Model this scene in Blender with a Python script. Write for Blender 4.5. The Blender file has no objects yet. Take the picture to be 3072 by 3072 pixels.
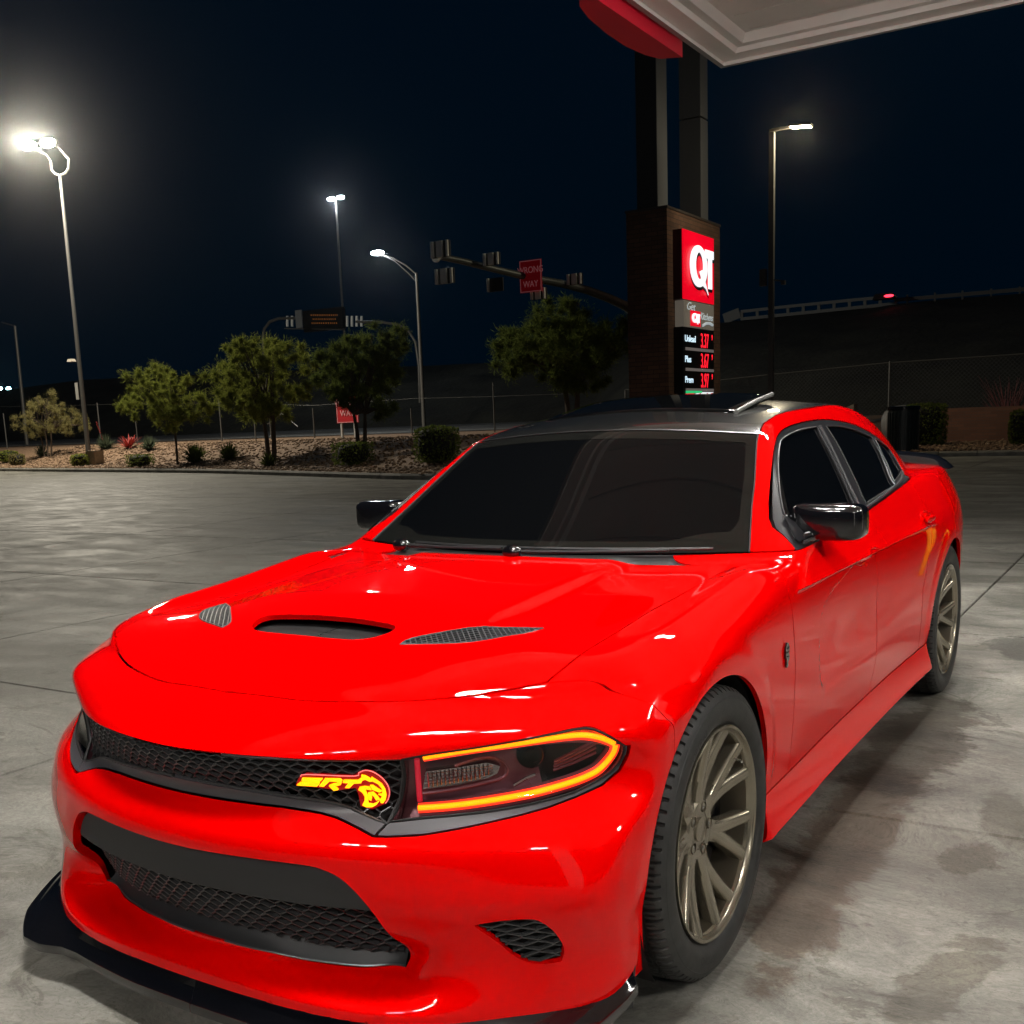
import bpy, bmesh, math, random
import numpy as np
from mathutils import Vector, Matrix, Euler
random.seed(7); rng=np.random.default_rng(7)
C=bpy.context.scene.collection
sc=bpy.context.scene
# ------------------------------------------------------------------ camera
CAM=Vector((1.8353,-2.3756,1.3679)); YAW,PITCH,ROLL,FPX,PYO=.5578,.1771,-.0376,3227.1,312.9
_f=Vector((-math.sin(YAW)*math.cos(PITCH),math.cos(YAW)*math.cos(PITCH),-math.sin(PITCH)))
_r=Vector((math.cos(YAW),math.sin(YAW),0));_u=_r.cross(_f)
_r2=_r*math.cos(ROLL)+_u*math.sin(ROLL);_u2=_u*math.cos(ROLL)-_r*math.sin(ROLL)
cd=bpy.data.cameras.new('camera');cam=bpy.data.objects.new('camera',cd);C.objects.link(cam)
cam.matrix_world=Matrix(((_r2.x,_u2.x,-_f.x,CAM.x),(_r2.y,_u2.y,-_f.y,CAM.y),(_r2.z,_u2.z,-_f.z,CAM.z),(0,0,0,1)))
cd.sensor_width=36;cd.lens=36*FPX/3072;cd.shift_y=PYO/3072;cd.clip_start=.05;cd.clip_end=2000
sc.camera=cam
# ------------------------------------------------------------------ night sky, exposure
w=bpy.data.worlds.new('World');sc.world=w;w.use_nodes=True
nt=w.node_tree;nt.nodes.clear()
sky=nt.nodes.new('ShaderNodeTexSky');sky.sky_type='NISHITA';sky.sun_disc=False
sky.sun_elevation=math.radians(-4);sky.sun_rotation=math.radians(200);sky.altitude=600
mx=nt.nodes.new('ShaderNodeMix');mx.data_type='RGBA';mx.blend_type='MULTIPLY';mx.inputs[0].default_value=1
mx.inputs[7].default_value=(.16,.42,1.0,1)
bg=nt.nodes.new('ShaderNodeBackground');bg.inputs[1].default_value=.05
ad=nt.nodes.new('ShaderNodeMix');ad.data_type='RGBA';ad.blend_type='ADD';ad.inputs[0].default_value=1;ad.inputs[7].default_value=(.000,.05,.125,1)
wo=nt.nodes.new('ShaderNodeOutputWorld')
nt.links.new(sky.outputs[0],mx.inputs[6]);nt.links.new(mx.outputs[2],ad.inputs[6]);nt.links.new(ad.outputs[2],bg.inputs[0]);nt.links.new(bg.outputs[0],wo.inputs[0])
sc.view_settings.view_transform='Standard';sc.view_settings.look='None';sc.view_settings.exposure=0;sc.view_settings.gamma=1
try: sc.view_settings.use_curve_mapping=False
except Exception: pass
sc.cycles.max_bounces=5;sc.cycles.diffuse_bounces=3;sc.cycles.glossy_bounces=3;sc.cycles.transmission_bounces=4;sc.cycles.volume_bounces=0
# ------------------------------------------------------------------ materials
def mat(name,col,rough=.5,metal=0,coat=0,coat_rough=.03,emit=None,es=0,spec=.5,noise=None,bump=None,trans=0,ior=1.45,alpha=1):
    """noise=(scale,amount) varies the base colour; bump=(scale,strength,distance)"""
    m=bpy.data.materials.new(name);m.use_nodes=True;t=m.node_tree;b=t.nodes['Principled BSDF']
    b.inputs['Base Color'].default_value=(*col,1);b.inputs['Roughness'].default_value=rough;b.inputs['Metallic'].default_value=metal
    b.inputs['Coat Weight'].default_value=coat;b.inputs['Coat Roughness'].default_value=coat_rough
    b.inputs['Specular IOR Level'].default_value=spec;b.inputs['Transmission Weight'].default_value=trans;b.inputs['IOR'].default_value=ior
    b.inputs['Alpha'].default_value=alpha
    if emit: b.inputs['Emission Color'].default_value=(*emit,1);b.inputs['Emission Strength'].default_value=es
    if noise or bump:
        g=t.nodes.new('ShaderNodeNewGeometry')
    if noise:
        n=t.nodes.new('ShaderNodeTexNoise');n.inputs['Scale'].default_value=noise[0];n.inputs['Detail'].default_value=6
        r=t.nodes.new('ShaderNodeValToRGB');r.color_ramp.elements[0].position=.3;r.color_ramp.elements[1].position=.7
        a=noise[1];r.color_ramp.elements[0].color=(*[c*(1-a) for c in col],1);r.color_ramp.elements[1].color=(*[min(1,c*(1+a)) for c in col],1)
        t.links.new(g.outputs['Position'],n.inputs['Vector']);t.links.new(n.outputs[0],r.inputs[0]);t.links.new(r.outputs[0],b.inputs['Base Color'])
    if bump:
        n=t.nodes.new('ShaderNodeTexNoise');n.inputs['Scale'].default_value=bump[0];n.inputs['Detail'].default_value=5
        u=t.nodes.new('ShaderNodeBump');u.inputs['Strength'].default_value=bump[1];u.inputs['Distance'].default_value=bump[2]
        t.links.new(g.outputs['Position'],n.inputs['Vector']);t.links.new(n.outputs[0],u.inputs['Height']);t.links.new(u.outputs[0],b.inputs['Normal'])
    return m
RED=mat('red_paint',(.70,.0,.0),.5,0,1,.012,spec=.0)
RED.node_tree.nodes['Principled BSDF'].inputs['Coat IOR'].default_value=1.30
GBLACK=mat('gloss_black',(.004,.004,.005),.12,0,1,.02)
MBLACK=mat('matte_black_plastic',(.016,.016,.017),.5,bump=(900,.12,.001))
TRIM=mat('satin_dark_trim',(.055,.052,.057),.36,bump=(1400,.1,.0006))
MESHM=mat('grille_black',(.035,.035,.036),.32)
DARK=mat('dark_cavity',(.004,.004,.004),.8)
GLASS=mat('tinted_glass',(.002,.0022,.0025),.02,0,0,spec=.22)
FRIT=mat('windshield_frit',(.008,.008,.007),.05,spec=.38)
RUBBER=mat('tyre_rubber',(.020,.020,.019),.55,bump=(260,.25,.002),noise=(30,.35))
BRONZE=mat('bronze_wheel_paint',(.28,.25,.19),.27,.75,.5,.08)
BRONZED=mat('bronze_shaded',(.085,.072,.052),.4,.6)  # darker copy puts the shade inside the wheel into the paint
STEEL=mat('brake_steel',(.28,.28,.28),.35,.9)
CHROME=mat('chrome',(.7,.7,.72),.12,1)
GREYP=mat('satin_metal_trim',(.10,.10,.105),.3,.6)
LED=mat('amber_led',(.9,.3,.0),.4,emit=(1.0,.23,.0),es=2.1)
LEDR=mat('led_halo_red',(.6,.02,.01),.3,emit=(1,.035,.01),es=1.3)  # emissive ribbon stands in for the red halo around the bars
LOGO=mat('emblem_yellow_glow',(.9,.6,.0),.4,emit=(1.0,.33,.002),es=1.8)
PINK=mat('emblem_pink_edge',(.8,.2,.2),.3,emit=(1,.14,.14),es=1.0)
DRED=mat('emblem_red_plate',(.15,.004,.004),.25,emit=(1,.0,.0),es=.22)
LENS=mat('clear_lens',(1,1,1),.02,trans=1,ior=1.12)
_t=LENS.node_tree;_t.nodes.clear();_o=_t.nodes.new('ShaderNodeOutputMaterial');_a=_t.nodes.new('ShaderNodeBsdfTransparent');_g=_t.nodes.new('ShaderNodeBsdfGlossy');_g.inputs['Roughness'].default_value=.02
_l=_t.nodes.new('ShaderNodeFresnel');_l.inputs[0].default_value=1.22;_m=_t.nodes.new('ShaderNodeMixShader');_t.links.new(_l.outputs[0],_m.inputs[0]);_t.links.new(_a.outputs[0],_m.inputs[1]);_t.links.new(_g.outputs[0],_m.inputs[2]);_t.links.new(_m.outputs[0],_o.inputs[0])
HOUS=mat('lamp_housing',(.20,.075,.095),.26,.4)  # crimson base colour stands in for the red glow of the LEDs
REFL=mat('reflector',(.30,.27,.28),.16,.9)
ROOF=mat('gloss_black_roof',(.012,.0115,.010),.25,0,1,.04)
# ------------------------------------------------------------------ helpers
def link(o,parent=None):
    C.objects.link(o)
    if parent is not None:o.parent=parent
    return o
def tag(o,label=None,cat=None,group=None,kind=None):
    for k,v in(('label',label),('category',cat),('group',group),('kind',kind)):
        if v:o[k]=v
    return o
def empty(name,loc=(0,0,0),label=None,cat=None,group=None,rz=0):
    o=bpy.data.objects.new(name,None);o.location=loc;o.rotation_euler=(0,0,rz);o.empty_display_size=.2
    return tag(link(o),label,cat,group)
def mobj(name,V,F,m,parent=None,smooth=False,normals=None,loc=None):
    me=bpy.data.meshes.new(name)
    V=np.asarray(V,float);
    if isinstance(F,np.ndarray) and F.ndim==2:
        n=F.shape[1];me.vertices.add(len(V));me.vertices.foreach_set('co',V.ravel())
        me.loops.add(F.size);me.loops.foreach_set('vertex_index',F.ravel().astype(np.int32))
        me.polygons.add(len(F));me.polygons.foreach_set('loop_start',np.arange(0,F.size,n,dtype=np.int32))
        me.update(calc_edges=True)
    else: me.from_pydata([tuple(v) for v in V],[],[tuple(f) for f in F])
    for x in (m if isinstance(m,(list,tuple)) else [m]): me.materials.append(x)
    if smooth or normals is not None: me.polygons.foreach_set('use_smooth',[True]*len(me.polygons))
    if normals is not None: me.normals_split_custom_set_from_vertices([tuple(v) for v in normals])
    me.update()
    o=bpy.data.objects.new(name,me)
    if loc is not None:o.location=loc
    return link(o,parent)
class MB:
    def __init__(s): s.v=[];s.f=[]
    def add(s,V,F):
        n=len(s.v);s.v+=[tuple(p) for p in V];s.f+=[tuple(i+n for i in q) for q in F];return s
    def box(s,c,d,rot=None,taper=1):
        c=Vector(c);V=[]
        for z in(-1,1):
            for x,y in((-1,-1),(1,-1),(1,1),(-1,1)):
                k=taper if z>0 else 1
                p=Vector((x*d[0]/2*k,y*d[1]/2*k,z*d[2]/2))
                if rot is not None:p=rot@p
                V.append(c+p)
        return s.add(V,[(3,2,1,0),(4,5,6,7),(0,1,5,4),(1,2,6,5),(2,3,7,6),(3,0,4,7)])
    def bar(s,a,b,w,d,up=(0,0,1)):
        a=Vector(a);b=Vector(b);t=(b-a).normalized();u=Vector(up);sd=t.cross(u)
        if sd.length<1e-4:sd=t.cross(Vector((1,0,0)))
        sd.normalize();u=sd.cross(t)
        V=[p+sd*(x*w/2)+u*(y*d/2) for p in(a,b) for x,y in((-1,-1),(1,-1),(1,1),(-1,1))]
        return s.add(V,[(3,2,1,0),(4,5,6,7),(0,1,5,4),(1,2,6,5),(2,3,7,6),(3,0,4,7)])
    def tube(s,P,r,n=10,cap=True,flat=None):
        P=[Vector(p) for p in P];rs=r if isinstance(r,(list,tuple)) else [r]*len(P)
        V=[];up=None
        for i,p in enumerate(P):
            t=(P[min(i+1,len(P)-1)]-P[max(i-1,0)]).normalized()
            if up is None:up=Vector((0,0,1)) if abs(t.z)<.9 else Vector((1,0,0))
            a=t.cross(up).normalized();b=a.cross(t).normalized();up=b
            for k in range(n):
                q=2*math.pi*k/n;V.append(p+a*math.cos(q)*rs[i]+b*math.sin(q)*rs[i])
        F=[(i*n+k,i*n+(k+1)%n,(i+1)*n+(k+1)%n,(i+1)*n+k) for i in range(len(P)-1) for k in range(n)]
        if cap:F+=[tuple(range(n-1,-1,-1)),tuple((len(P)-1)*n+k for k in range(n))]
        return s.add(V,F)
    def lathe(s,prof,c,axis='x',n=48,closed=False):
        c=Vector(c);V=[]
        for k in range(n):
            q=2*math.pi*k/n
            for h,r in prof:
                p=(h,r*math.cos(q),r*math.sin(q)) if axis=='x' else((r*math.cos(q),h,r*math.sin(q)) if axis=='y' else (r*math.cos(q),r*math.sin(q),h))
                V.append(c+Vector(p))
        m=len(prof);F=[]
        for k in range(n):
            a,b=k*m,((k+1)%n)*m
            for i in range(m-1 if not closed else m):
                j=(i+1)%m;F.append((a+i,b+i,b+j,a+j))
        return s.add(V,F)
    def prism(s,poly,to3,th):
        """polygon in 2D; to3(u,v,h) gives the point at height h"""
        n=len(poly);V=[to3(u,v,th) for u,v in poly]+[to3(u,v,0) for u,v in poly]
        F=[tuple(range(n)),tuple(range(2*n-1,n-1,-1))]+[(i,(i+1)%n,n+(i+1)%n,n+i)[::-1] for i in range(n)]
        return s.add(V,F)
    def build(s,name,m,parent=None,smooth=False,loc=None,angle=None):
        me=bpy.data.meshes.new(name);me.from_pydata(s.v,[],s.f)
        bm=bmesh.new();bm.from_mesh(me);bmesh.ops.recalc_face_normals(bm,faces=bm.faces);bm.to_mesh(me);bm.free()
        me.materials.append(m)
        if smooth:
            me.polygons.foreach_set('use_smooth',[True]*len(me.polygons))
            me.set_sharp_from_angle(angle=angle if angle else math.radians(38))
        o=bpy.data.objects.new(name,me)
        if loc is not None:o.location=loc
        return link(o,parent)
def copy_tree(o,parent=None):
    c=o.copy();C.objects.link(c)
    if parent is not None:c.parent=parent
    for ch in list(o.children):copy_tree(ch,c)
    return c
def at(px,py,Y):
    """point at depth Y (metres behind the front axle) seen at px,py of a 1932-pixel wide view"""
    k=3072/1932;a=(px*k-1536)/FPX;b=(py*k-1536-PYO)/FPX
    d=_f+_r2*a-_u2*b;return CAM+d*((Y-CAM.y)/d.y)
def cspl(xs,ys):
    """natural cubic spline through (xs,ys), linear beyond the ends"""
    xs=np.array(xs,float);ys=np.array(ys,float);n=len(xs);h=np.diff(xs)
    A=np.eye(n);b=np.zeros(n)
    for i in range(1,n-1):
        A[i,i-1]=h[i-1];A[i,i]=2*(h[i-1]+h[i]);A[i,i+1]=h[i]
        b[i]=6*((ys[i+1]-ys[i])/h[i]-(ys[i]-ys[i-1])/h[i-1])
    m=np.linalg.solve(A,b)
    # tabulate for speed
    lo,hi=xs[0],xs[-1];N=2048
    t=np.linspace(lo,hi,N);j=np.clip(np.searchsorted(xs,t)-1,0,n-2)
    a=(xs[j+1]-t)/h[j];c=(t-xs[j])/h[j]
    v=a*ys[j]+c*ys[j+1]+((a**3-a)*m[j]+(c**3-c)*m[j+1])*h[j]**2/6
    s0=(v[1]-v[0])/(t[1]-t[0]);s1=(v[-1]-v[-2])/(t[-1]-t[-2]);dt=(hi-lo)/(N-1)
    def f(q):
        u=(np.clip(q,lo,hi)-lo)/dt;i=np.minimum(u.astype(np.int32),N-2);w=u-i
        return v[i]*(1-w)+v[i+1]*w+np.minimum(q-lo,0)*s0+np.maximum(q-hi,0)*s1
    return f
def smin(a,b,k):
    h=np.maximum(k-np.abs(a-b),0)/k
    return np.minimum(a,b)-h*h*h*k/6
def smax(a,b,k): return -smin(-a,-b,k)
def sst(x,a,b):
    t=np.clip((x-a)/(b-a),0,1);return t*t*t*(t*(t*6-15)+10)
def gau(x,m,s): return np.exp(-((x-m)/s)**2)
def pdist(px,pz,poly):
    """signed distance to closed polygon, >0 inside"""
    poly=np.asarray(poly,float);a=poly;b=np.roll(poly,-1,0)
    d=np.full(px.shape,1e9);ins=np.zeros(px.shape,bool)
    for (ax,az),(bx,bz) in zip(a,b):
        ex,ez=bx-ax,bz-az;wx,wz=px-ax,pz-az
        t=np.clip((wx*ex+wz*ez)/(ex*ex+ez*ez+1e-18),0,1)
        dx,dz=wx-t*ex,wz-t*ez;d=np.minimum(d,dx*dx+dz*dz)
        if az!=bz:
            c=((az>pz)!=(bz>pz))&(px<(bx-ax)*(pz-az)/(bz-az)+ax);ins^=c
    d=np.sqrt(d);return np.where(ins,d,-d)
# ---- body surfaces, metres, y=0 at the front axle, z=0 ground, x>=0 half
W_z=cspl([.10,.2,.3,.4,.5,.6,.7,.8,.88,.95,1.02,1.1],[.862,.885,.897,.907,.915,.920,.922,.916,.900,.872,.835,.79])
W_y=cspl([-1,-.5,0,.5,1.0,1.6,2.2,2.7,3.1,3.5,3.9,4.3],[.0,.0,.004,.002,-.008,-.012,-.008,.002,.004,-.022,-.085,-.17])
Yc=cspl([.10,.16,.20,.235,.30,.40,.48,.53,.56,.59,.63,.68,.70,.72,.74,.765,.788,.81,.83,.85,.87,.9,1.0],
        [-.85,-.853,-.852,-.851,-.855,-.868,-.876,-.868,-.846,-.826,-.838,-.862,-.861,-.845,-.815,-.76,-.69,-.635,-.57,-.50,-.42,-.28,.4])
FA=cspl([.1,.2,.3,.4,.5,.6,.7,.745,.79,.82,.9,1.0],[.09,.10,.27,.325,.385,.465,.64,.52,.46,.36,.32,.3])
SH=cspl([0,.165,.28,.386,.478,.54,.62,.7],[.05,.062,.088,.105,.10,.05,.010,.0])
FB=cspl([.1,.2,.3,.4,.5,.6,.7,.79,.9],[.50,.48,.22,.10,.08,.06,-.12,-.04,0])
Hc=cspl([-.9,-.69,-.55,-.42,-.3,-.15,.1,.4,.7,1.0,1.6,2.2,2.8,3.3,3.8,4.1,4.3],
        [.73,.812,.868,.893,.903,.908,.918,.930,.942,.972,1.01,1.045,1.075,1.088,1.085,1.06,1.0])
Hk=cspl([-.9,-.5,-.3,0,.4,.7,1.0,2.5,3.4,4.2],[.09,.08,.10,.10,.06,.02,.0,.0,.03,.05])
Rc=cspl([.9,1.22,1.4,1.6,1.84,2.1,2.4,2.7,2.95,3.2,3.5,3.8],[1.235,1.335,1.372,1.402,1.425,1.437,1.436,1.415,1.375,1.305,1.18,1.04])
Yw=cspl([.8,.94,1.1,1.2,1.3,1.4],[.345,.570,.842,1.010,1.178,1.36])
SCAL=[(.955,.77),(.905,.735),(.888,.70),(.905,.61),(.930,.52),(.95,.41),(1.4,.40),(2.1,.40),(2.7,.43),(2.7,.93),(1.9,.910),(1.6,.880),(1.33,.838),(1.08,.803)]
def field(x,y,z):
    w=W_z(z)+W_y(y)
    # rear haunch and front fender fullness
    w=w+.012*gau(y,3.0,.55)*gau(z,.80,.16)+.006*gau(y,0,.45)*gau(z,.8,.12)
    # side skirt
    ym=sst(y,.30,.40)*sst(y,2.72,2.62)
    w=w+ym*(.046*np.clip((.326-z)/.11,0,1)-.07*sst(z,.212,.185))
    # wheel arch lips
    for yc in(0.,3.055):
        r=np.hypot(y-yc,z-.362);w=w+.006*sst(r,.50,.42)*sst(z,.3,.4)
    # door scallop
    m=(y>.7)&(y<2.8)&(z>.35)&(z<1.0)&(x>.6)
    if m.any():
        d=pdist(y[m],z[m],SCAL)
        w=w.copy();ed=.013+.13*sst(z[m],.58,.44);w[m]-=.027*sst(d,-.004,ed)*sst(y[m],2.6,1.5)*(.06+.94*sst(z[m],.41,.70))
    # shoulder crease above the scallop
    g_side=w-x
    F=Yc(z)+FA(z)*x*x+FB(z)*x**4
    F=F+SH(np.minimum(x,.7))*sst(z,.17,.235)*sst(z,.37,.24)
    g_front=(y-F)*(1/np.sqrt(1+(1.0*x)**2))
    kx=Hk(y)
    H=Hc(y)-kx*x*x
    # hood power bulge
    bw=.40-.02*y
    H=H+.016*sst(x,bw+.07,bw-.05)*sst(y,-.62,-.25)*sst(y,.9,.5)
    H=H+.034*gau(x,.82,.085)*sst(y,-.45,-.05)*sst(y,.80,.45)
    g_top=(H-z)*.93
    g_bot=z-.15
    rear=4.13-.10*x*x-.05*sst(z,.8,.3)
    g_rear=rear-y
    low=smin(g_front,g_top,.05)
    kk=.06+.13*sst(z,.66,.76)*sst(y,.05,-.25)
    low=smin(low,g_side,kk)
    low=smin(low,g_rear,.08)
    low=low-.026*gau(x,.83,.10)*gau(y,-.43,.14)*gau(z,.765,.07)
    low=np.minimum(low,g_bot)
    # greenhouse
    G=.862-.70*(z-.95)-.12*np.maximum(y-2.35,0)**2
    g_s=(G-x)*.82
    R=Rc(y)-.13*x*x
    g_r=(R-z)*.95
    g_w=(y-(Yw(z)+.32*x*x))*.5
    gh=smin(g_w,g_s,.05)
    gh=np.minimum(smin(gh,g_r,.035),z-.86)
    return smax(low,gh,.02)
def grad(p,h=1e-4):
    x,y,z=p.T
    return np.stack([field(x+h,y,z)-field(x-h,y,z),field(x,y+h,z)-field(x,y-h,z),field(x,y,z+h)-field(x,y,z-h)],-1)/(2*h)
def snap(p,it=3):
    p=p.copy()
    for _ in range(it):
        g=grad(p);f=field(*p.T);n2=np.maximum((g*g).sum(1),.04)
        p-=np.clip(f/n2,-.02,.02)[:,None]*g
    return p
# ---- surface nets on a block-sparse grid
def extract(d=.008,lo=(-.018,-.92,.14),hi=(.972,4.2,1.47)):
    lo=np.array(lo);n=np.ceil((np.array(hi)-lo)/d).astype(int);B=6
    n=(n//B+1)*B
    cx,cy,cz=[lo[i]+d*np.arange(0,n[i]+1,B) for i in range(3)]
    X,Y,Z=np.meshgrid(cx,cy,cz,indexing='ij')
    fc=field(np.abs(X.ravel()),Y.ravel(),Z.ravel()).reshape(X.shape)
    near=np.abs(fc)<B*d*1.6
    nb=near[:-1,:-1,:-1].copy()
    for a in(0,1):
        for b in(0,1):
            for c_ in(0,1): nb|=near[a:a+nb.shape[0],b:b+nb.shape[1],c_:c_+nb.shape[2]]
    # blocks whose corners change sign too
    fine=np.repeat(np.repeat(np.repeat(fc,B,0),B,1),B,2)[:n[0]+1,:n[1]+1,:n[2]+1].astype(np.float32)
    mask=np.zeros(fine.shape,bool)
    bi=np.argwhere(nb)
    o=np.arange(B+1)
    for i,j,k in bi: mask[i*B:i*B+B+1,j*B:j*B+B+1,k*B:k*B+B+1]=True
    idx=np.argwhere(mask)
    P=lo+d*idx
    v=np.empty(len(P),np.float32)
    for s in range(0,len(P),400000):
        q=P[s:s+400000];v[s:s+400000]=field(np.abs(q[:,0]),q[:,1],q[:,2])
    fine[mask]=v
    F=fine
    ins=F>0
    # cells with sign change
    c=ins[:-1,:-1,:-1].astype(np.int8)*0
    cnt=np.zeros(c.shape,np.int8)
    for a in(0,1):
        for b in(0,1):
            for e in(0,1): cnt+=ins[a:a+c.shape[0],b:b+c.shape[1],e:e+c.shape[2]]
    cell=(cnt>0)&(cnt<8)
    ci=np.argwhere(cell);vid=-np.ones(cell.shape,np.int64);vid[cell]=np.arange(len(ci))
    acc=np.zeros((len(ci),3));w=np.zeros(len(ci))
    cor=[(a,b,e) for a in(0,1) for b in(0,1) for e in(0,1)]
    for p in cor:
        for ax in range(3):
            if p[ax]: continue
            q=list(p);q[ax]=1
            fa=F[ci[:,0]+p[0],ci[:,1]+p[1],ci[:,2]+p[2]];fb=F[ci[:,0]+q[0],ci[:,1]+q[1],ci[:,2]+q[2]]
            m=(fa>0)!=(fb>0);t=np.where(m,fa/np.where(m,fa-fb,1),0)
            pos=np.tile(np.array(p,float),(len(ci),1));pos[:,ax]=t
            acc+=pos*m[:,None];w+=m
    V=lo+d*(ci+acc/w[:,None])
    Q=[]
    for ax in range(3):
        a1,a2=[(1,2),(2,0),(0,1)][ax]
        sl=[slice(1,-1)]*3;sl[ax]=slice(0,-1)
        A=ins[tuple(sl)];s2=list(sl);s2[ax]=slice(1,None);Bn=ins[tuple(s2)]
        e=np.argwhere(A!=Bn);off=np.array([1,1,1]);off[ax]=0;e=e+off
        flip=ins[e[:,0],e[:,1],e[:,2]]
        def cid(d1,d2):
            g=e.copy();g[:,a1]-=d1;g[:,a2]-=d2;return vid[g[:,0],g[:,1],g[:,2]]
        q=np.stack([cid(1,1),cid(0,1),cid(0,0),cid(1,0)],1)
        q[~flip]=q[~flip][:,::-1];Q.append(q)
    Q=np.concatenate(Q);Q=Q[(Q>=0).all(1)]
    T=np.concatenate([Q[:,[0,1,2]],Q[:,[0,2,3]]])
    return V,T
def clip(V,T,s,fix=None):
    """keep the part of the triangle mesh where s>0; returns V,T,flag(new boundary verts)"""
    s=np.where(np.abs(s)<1e-6,1e-6,s)
    pos=s>0
    k=pos[T].sum(1)
    keep=T[k==3]
    P=T[(k==1)|(k==2)]
    if len(P)==0:
        return V,keep,np.zeros(len(V),bool)
    # rotate so that the odd vertex is first
    kk=pos[P].sum(1);odd=np.where(kk==1,pos[P].argmax(1),(~pos[P]).argmax(1))
    P=P[np.arange(len(P))[:,None],(odd[:,None]+np.arange(3))%3]
    E=np.concatenate([np.sort(P[:,[0,1]],1),np.sort(P[:,[0,2]],1)])
    U,inv=np.unique(E,axis=0,return_inverse=True);inv=inv.ravel()
    t=s[U[:,0]]/(s[U[:,0]]-s[U[:,1]])
    N=V[U[:,0]]*(1-t[:,None])+V[U[:,1]]*t[:,None]
    if fix is not None: N=fix(N)
    n0=len(V);V2=np.concatenate([V,N]);i1=n0+inv[:len(P)];i2=n0+inv[len(P):]
    one=kk==1
    T1=np.stack([P[one,0],i1[one],i2[one]],1)
    a,b,c_=P[~one].T
    T2=np.stack([i1[~one],b,c_],1);T3=np.stack([i1[~one],c_,i2[~one]],1)
    T=np.concatenate([keep,T1,T2,T3])
    fl=np.zeros(len(V2),bool);fl[n0:]=True
    return V2,T,fl
def compact(V,T,*arr):
    u,inv=np.unique(T,return_inverse=True)
    return (V[u],inv.reshape(T.shape))+tuple(a[u] for a in arr)
def refine(V,T,m):
    """split triangles where m into four"""
    A=T[m];E=np.sort(np.concatenate([A[:,[0,1]],A[:,[1,2]],A[:,[2,0]]]),1)
    U,inv=np.unique(E,axis=0,return_inverse=True);inv=inv.ravel()+len(V)
    M=(V[U[:,0]]+V[U[:,1]])/2;n=len(A);ab,bc,ca=inv[:n],inv[n:2*n],inv[2*n:]
    V2=np.concatenate([V,snap(M,2)])
    T2=np.concatenate([T[~m],np.stack([A[:,0],ab,ca],1),np.stack([ab,A[:,1],bc],1),np.stack([ca,bc,A[:,2]],1),np.stack([ab,bc,ca],1)])
    return V2,T2
# ------------------------------------------------------------------ car body: surfaces, cut lines, panels
def bis(fn,lo,hi,n=30):
    """lo outside, hi inside"""
    lo=np.array(lo,float);hi=np.array(hi,float)
    for _ in range(n):
        m=(lo+hi)/2;i=fn(m)>0;hi=np.where(i,m,hi);lo=np.where(i,lo,m)
    return (lo+hi)/2
def sy(x,z):
    x=np.atleast_1d(np.abs(np.array(x,float)));z=np.atleast_1d(np.array(z,float))
    return bis(lambda m:field(x,m,z),np.full(x.shape,-1.3),np.full(x.shape,-.15))
def sz(x,y):
    x=np.atleast_1d(np.abs(np.array(x,float)));y=np.atleast_1d(np.array(y,float))
    return bis(lambda m:field(x,y,m),np.full(x.shape,1.6),np.full(x.shape,.5))
def sx(y,z):
    y=np.atleast_1d(np.array(y,float));z=np.atleast_1d(np.array(z,float))
    return bis(lambda m:field(m,y,z),np.full(y.shape,1.2),np.full(y.shape,.05))
def nrm(P):
    P=np.asarray(P,float);q=P.copy();q[:,0]=np.abs(q[:,0]);g=-grad(q);g[:,0]*=np.where(P[:,0]<0,-1,1)
    return g/np.linalg.norm(g,axis=1)[:,None]
def onfront(pts,off=0):
    x,z=np.array(pts,float).T;P=np.stack([x,sy(x,z),z],-1);return P-nrm(P)*off
def onside(pts,off=0):
    y,z=np.array(pts,float).T;P=np.stack([sx(y,z),y,z],-1);return P-nrm(P)*off
def ontop(pts,off=0):
    x,y=np.array(pts,float).T;P=np.stack([x,y,sz(x,y)],-1);return P-nrm(P)*off
def smooth_poly(p,n=6,closed=True,keep=()):
    """Catmull-Rom resample, corners in keep stay sharp"""
    p=[tuple(q) for q in p];N=len(p);out=[]
    for i in range(N if closed else N-1):
        a,b,c,d=[np.array(p[(i+k)%N] if closed else p[min(max(i+k,0),N-1)]) for k in(-1,0,1,2)]
        if i in keep:a=b
        if (i+1)%N in keep:d=c
        for t in np.arange(n)/n:
            out.append(tuple(.5*((2*b)+(-a+c)*t+(2*a-5*b+4*c-d)*t*t+(-a+3*b-3*c+d)*t**3)))
    if not closed:out.append(p[-1])
    return out
HOOD=smooth_poly([(-.05,-.693),(.172,-.678),(.241,-.668),(.335,-.640),(.457,-.590),(.58,-.521),(.66,-.466)],4,False)+smooth_poly([(.703,-.428),(.716,-.328),(.704,-.126),(.694,.10),(.708,.335),(.726,.557),(.735,.665)],4,False)+smooth_poly([(.70,.672),(.6,.637),(.4,.585),(.2,.552),(-.05,.542)],4,False)
GR=[(-.05,.703),(.14,.7035),(.25,.702),(.34,.699),(.43,.697),(.508,.697),(.509,.66),(.5,.612),(.488,.570),(.463,.576),(.428,.586),(.402,.594),(.37,.600),(.329,.604),(.261,.608),(.152,.615),(.04,.619),(-.05,.62)]
TRC=[(-.05,.589),(.165,.589),(.261,.588),(.314,.585),(.349,.582),(.384,.576),(.413,.568),(.442,.559),(.474,.548),(.488,.570),(.463,.576),(.428,.586),(.402,.594),(.37,.600),(.329,.604),(.261,.608),(.152,.615),(.04,.619),(-.05,.62)]
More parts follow.
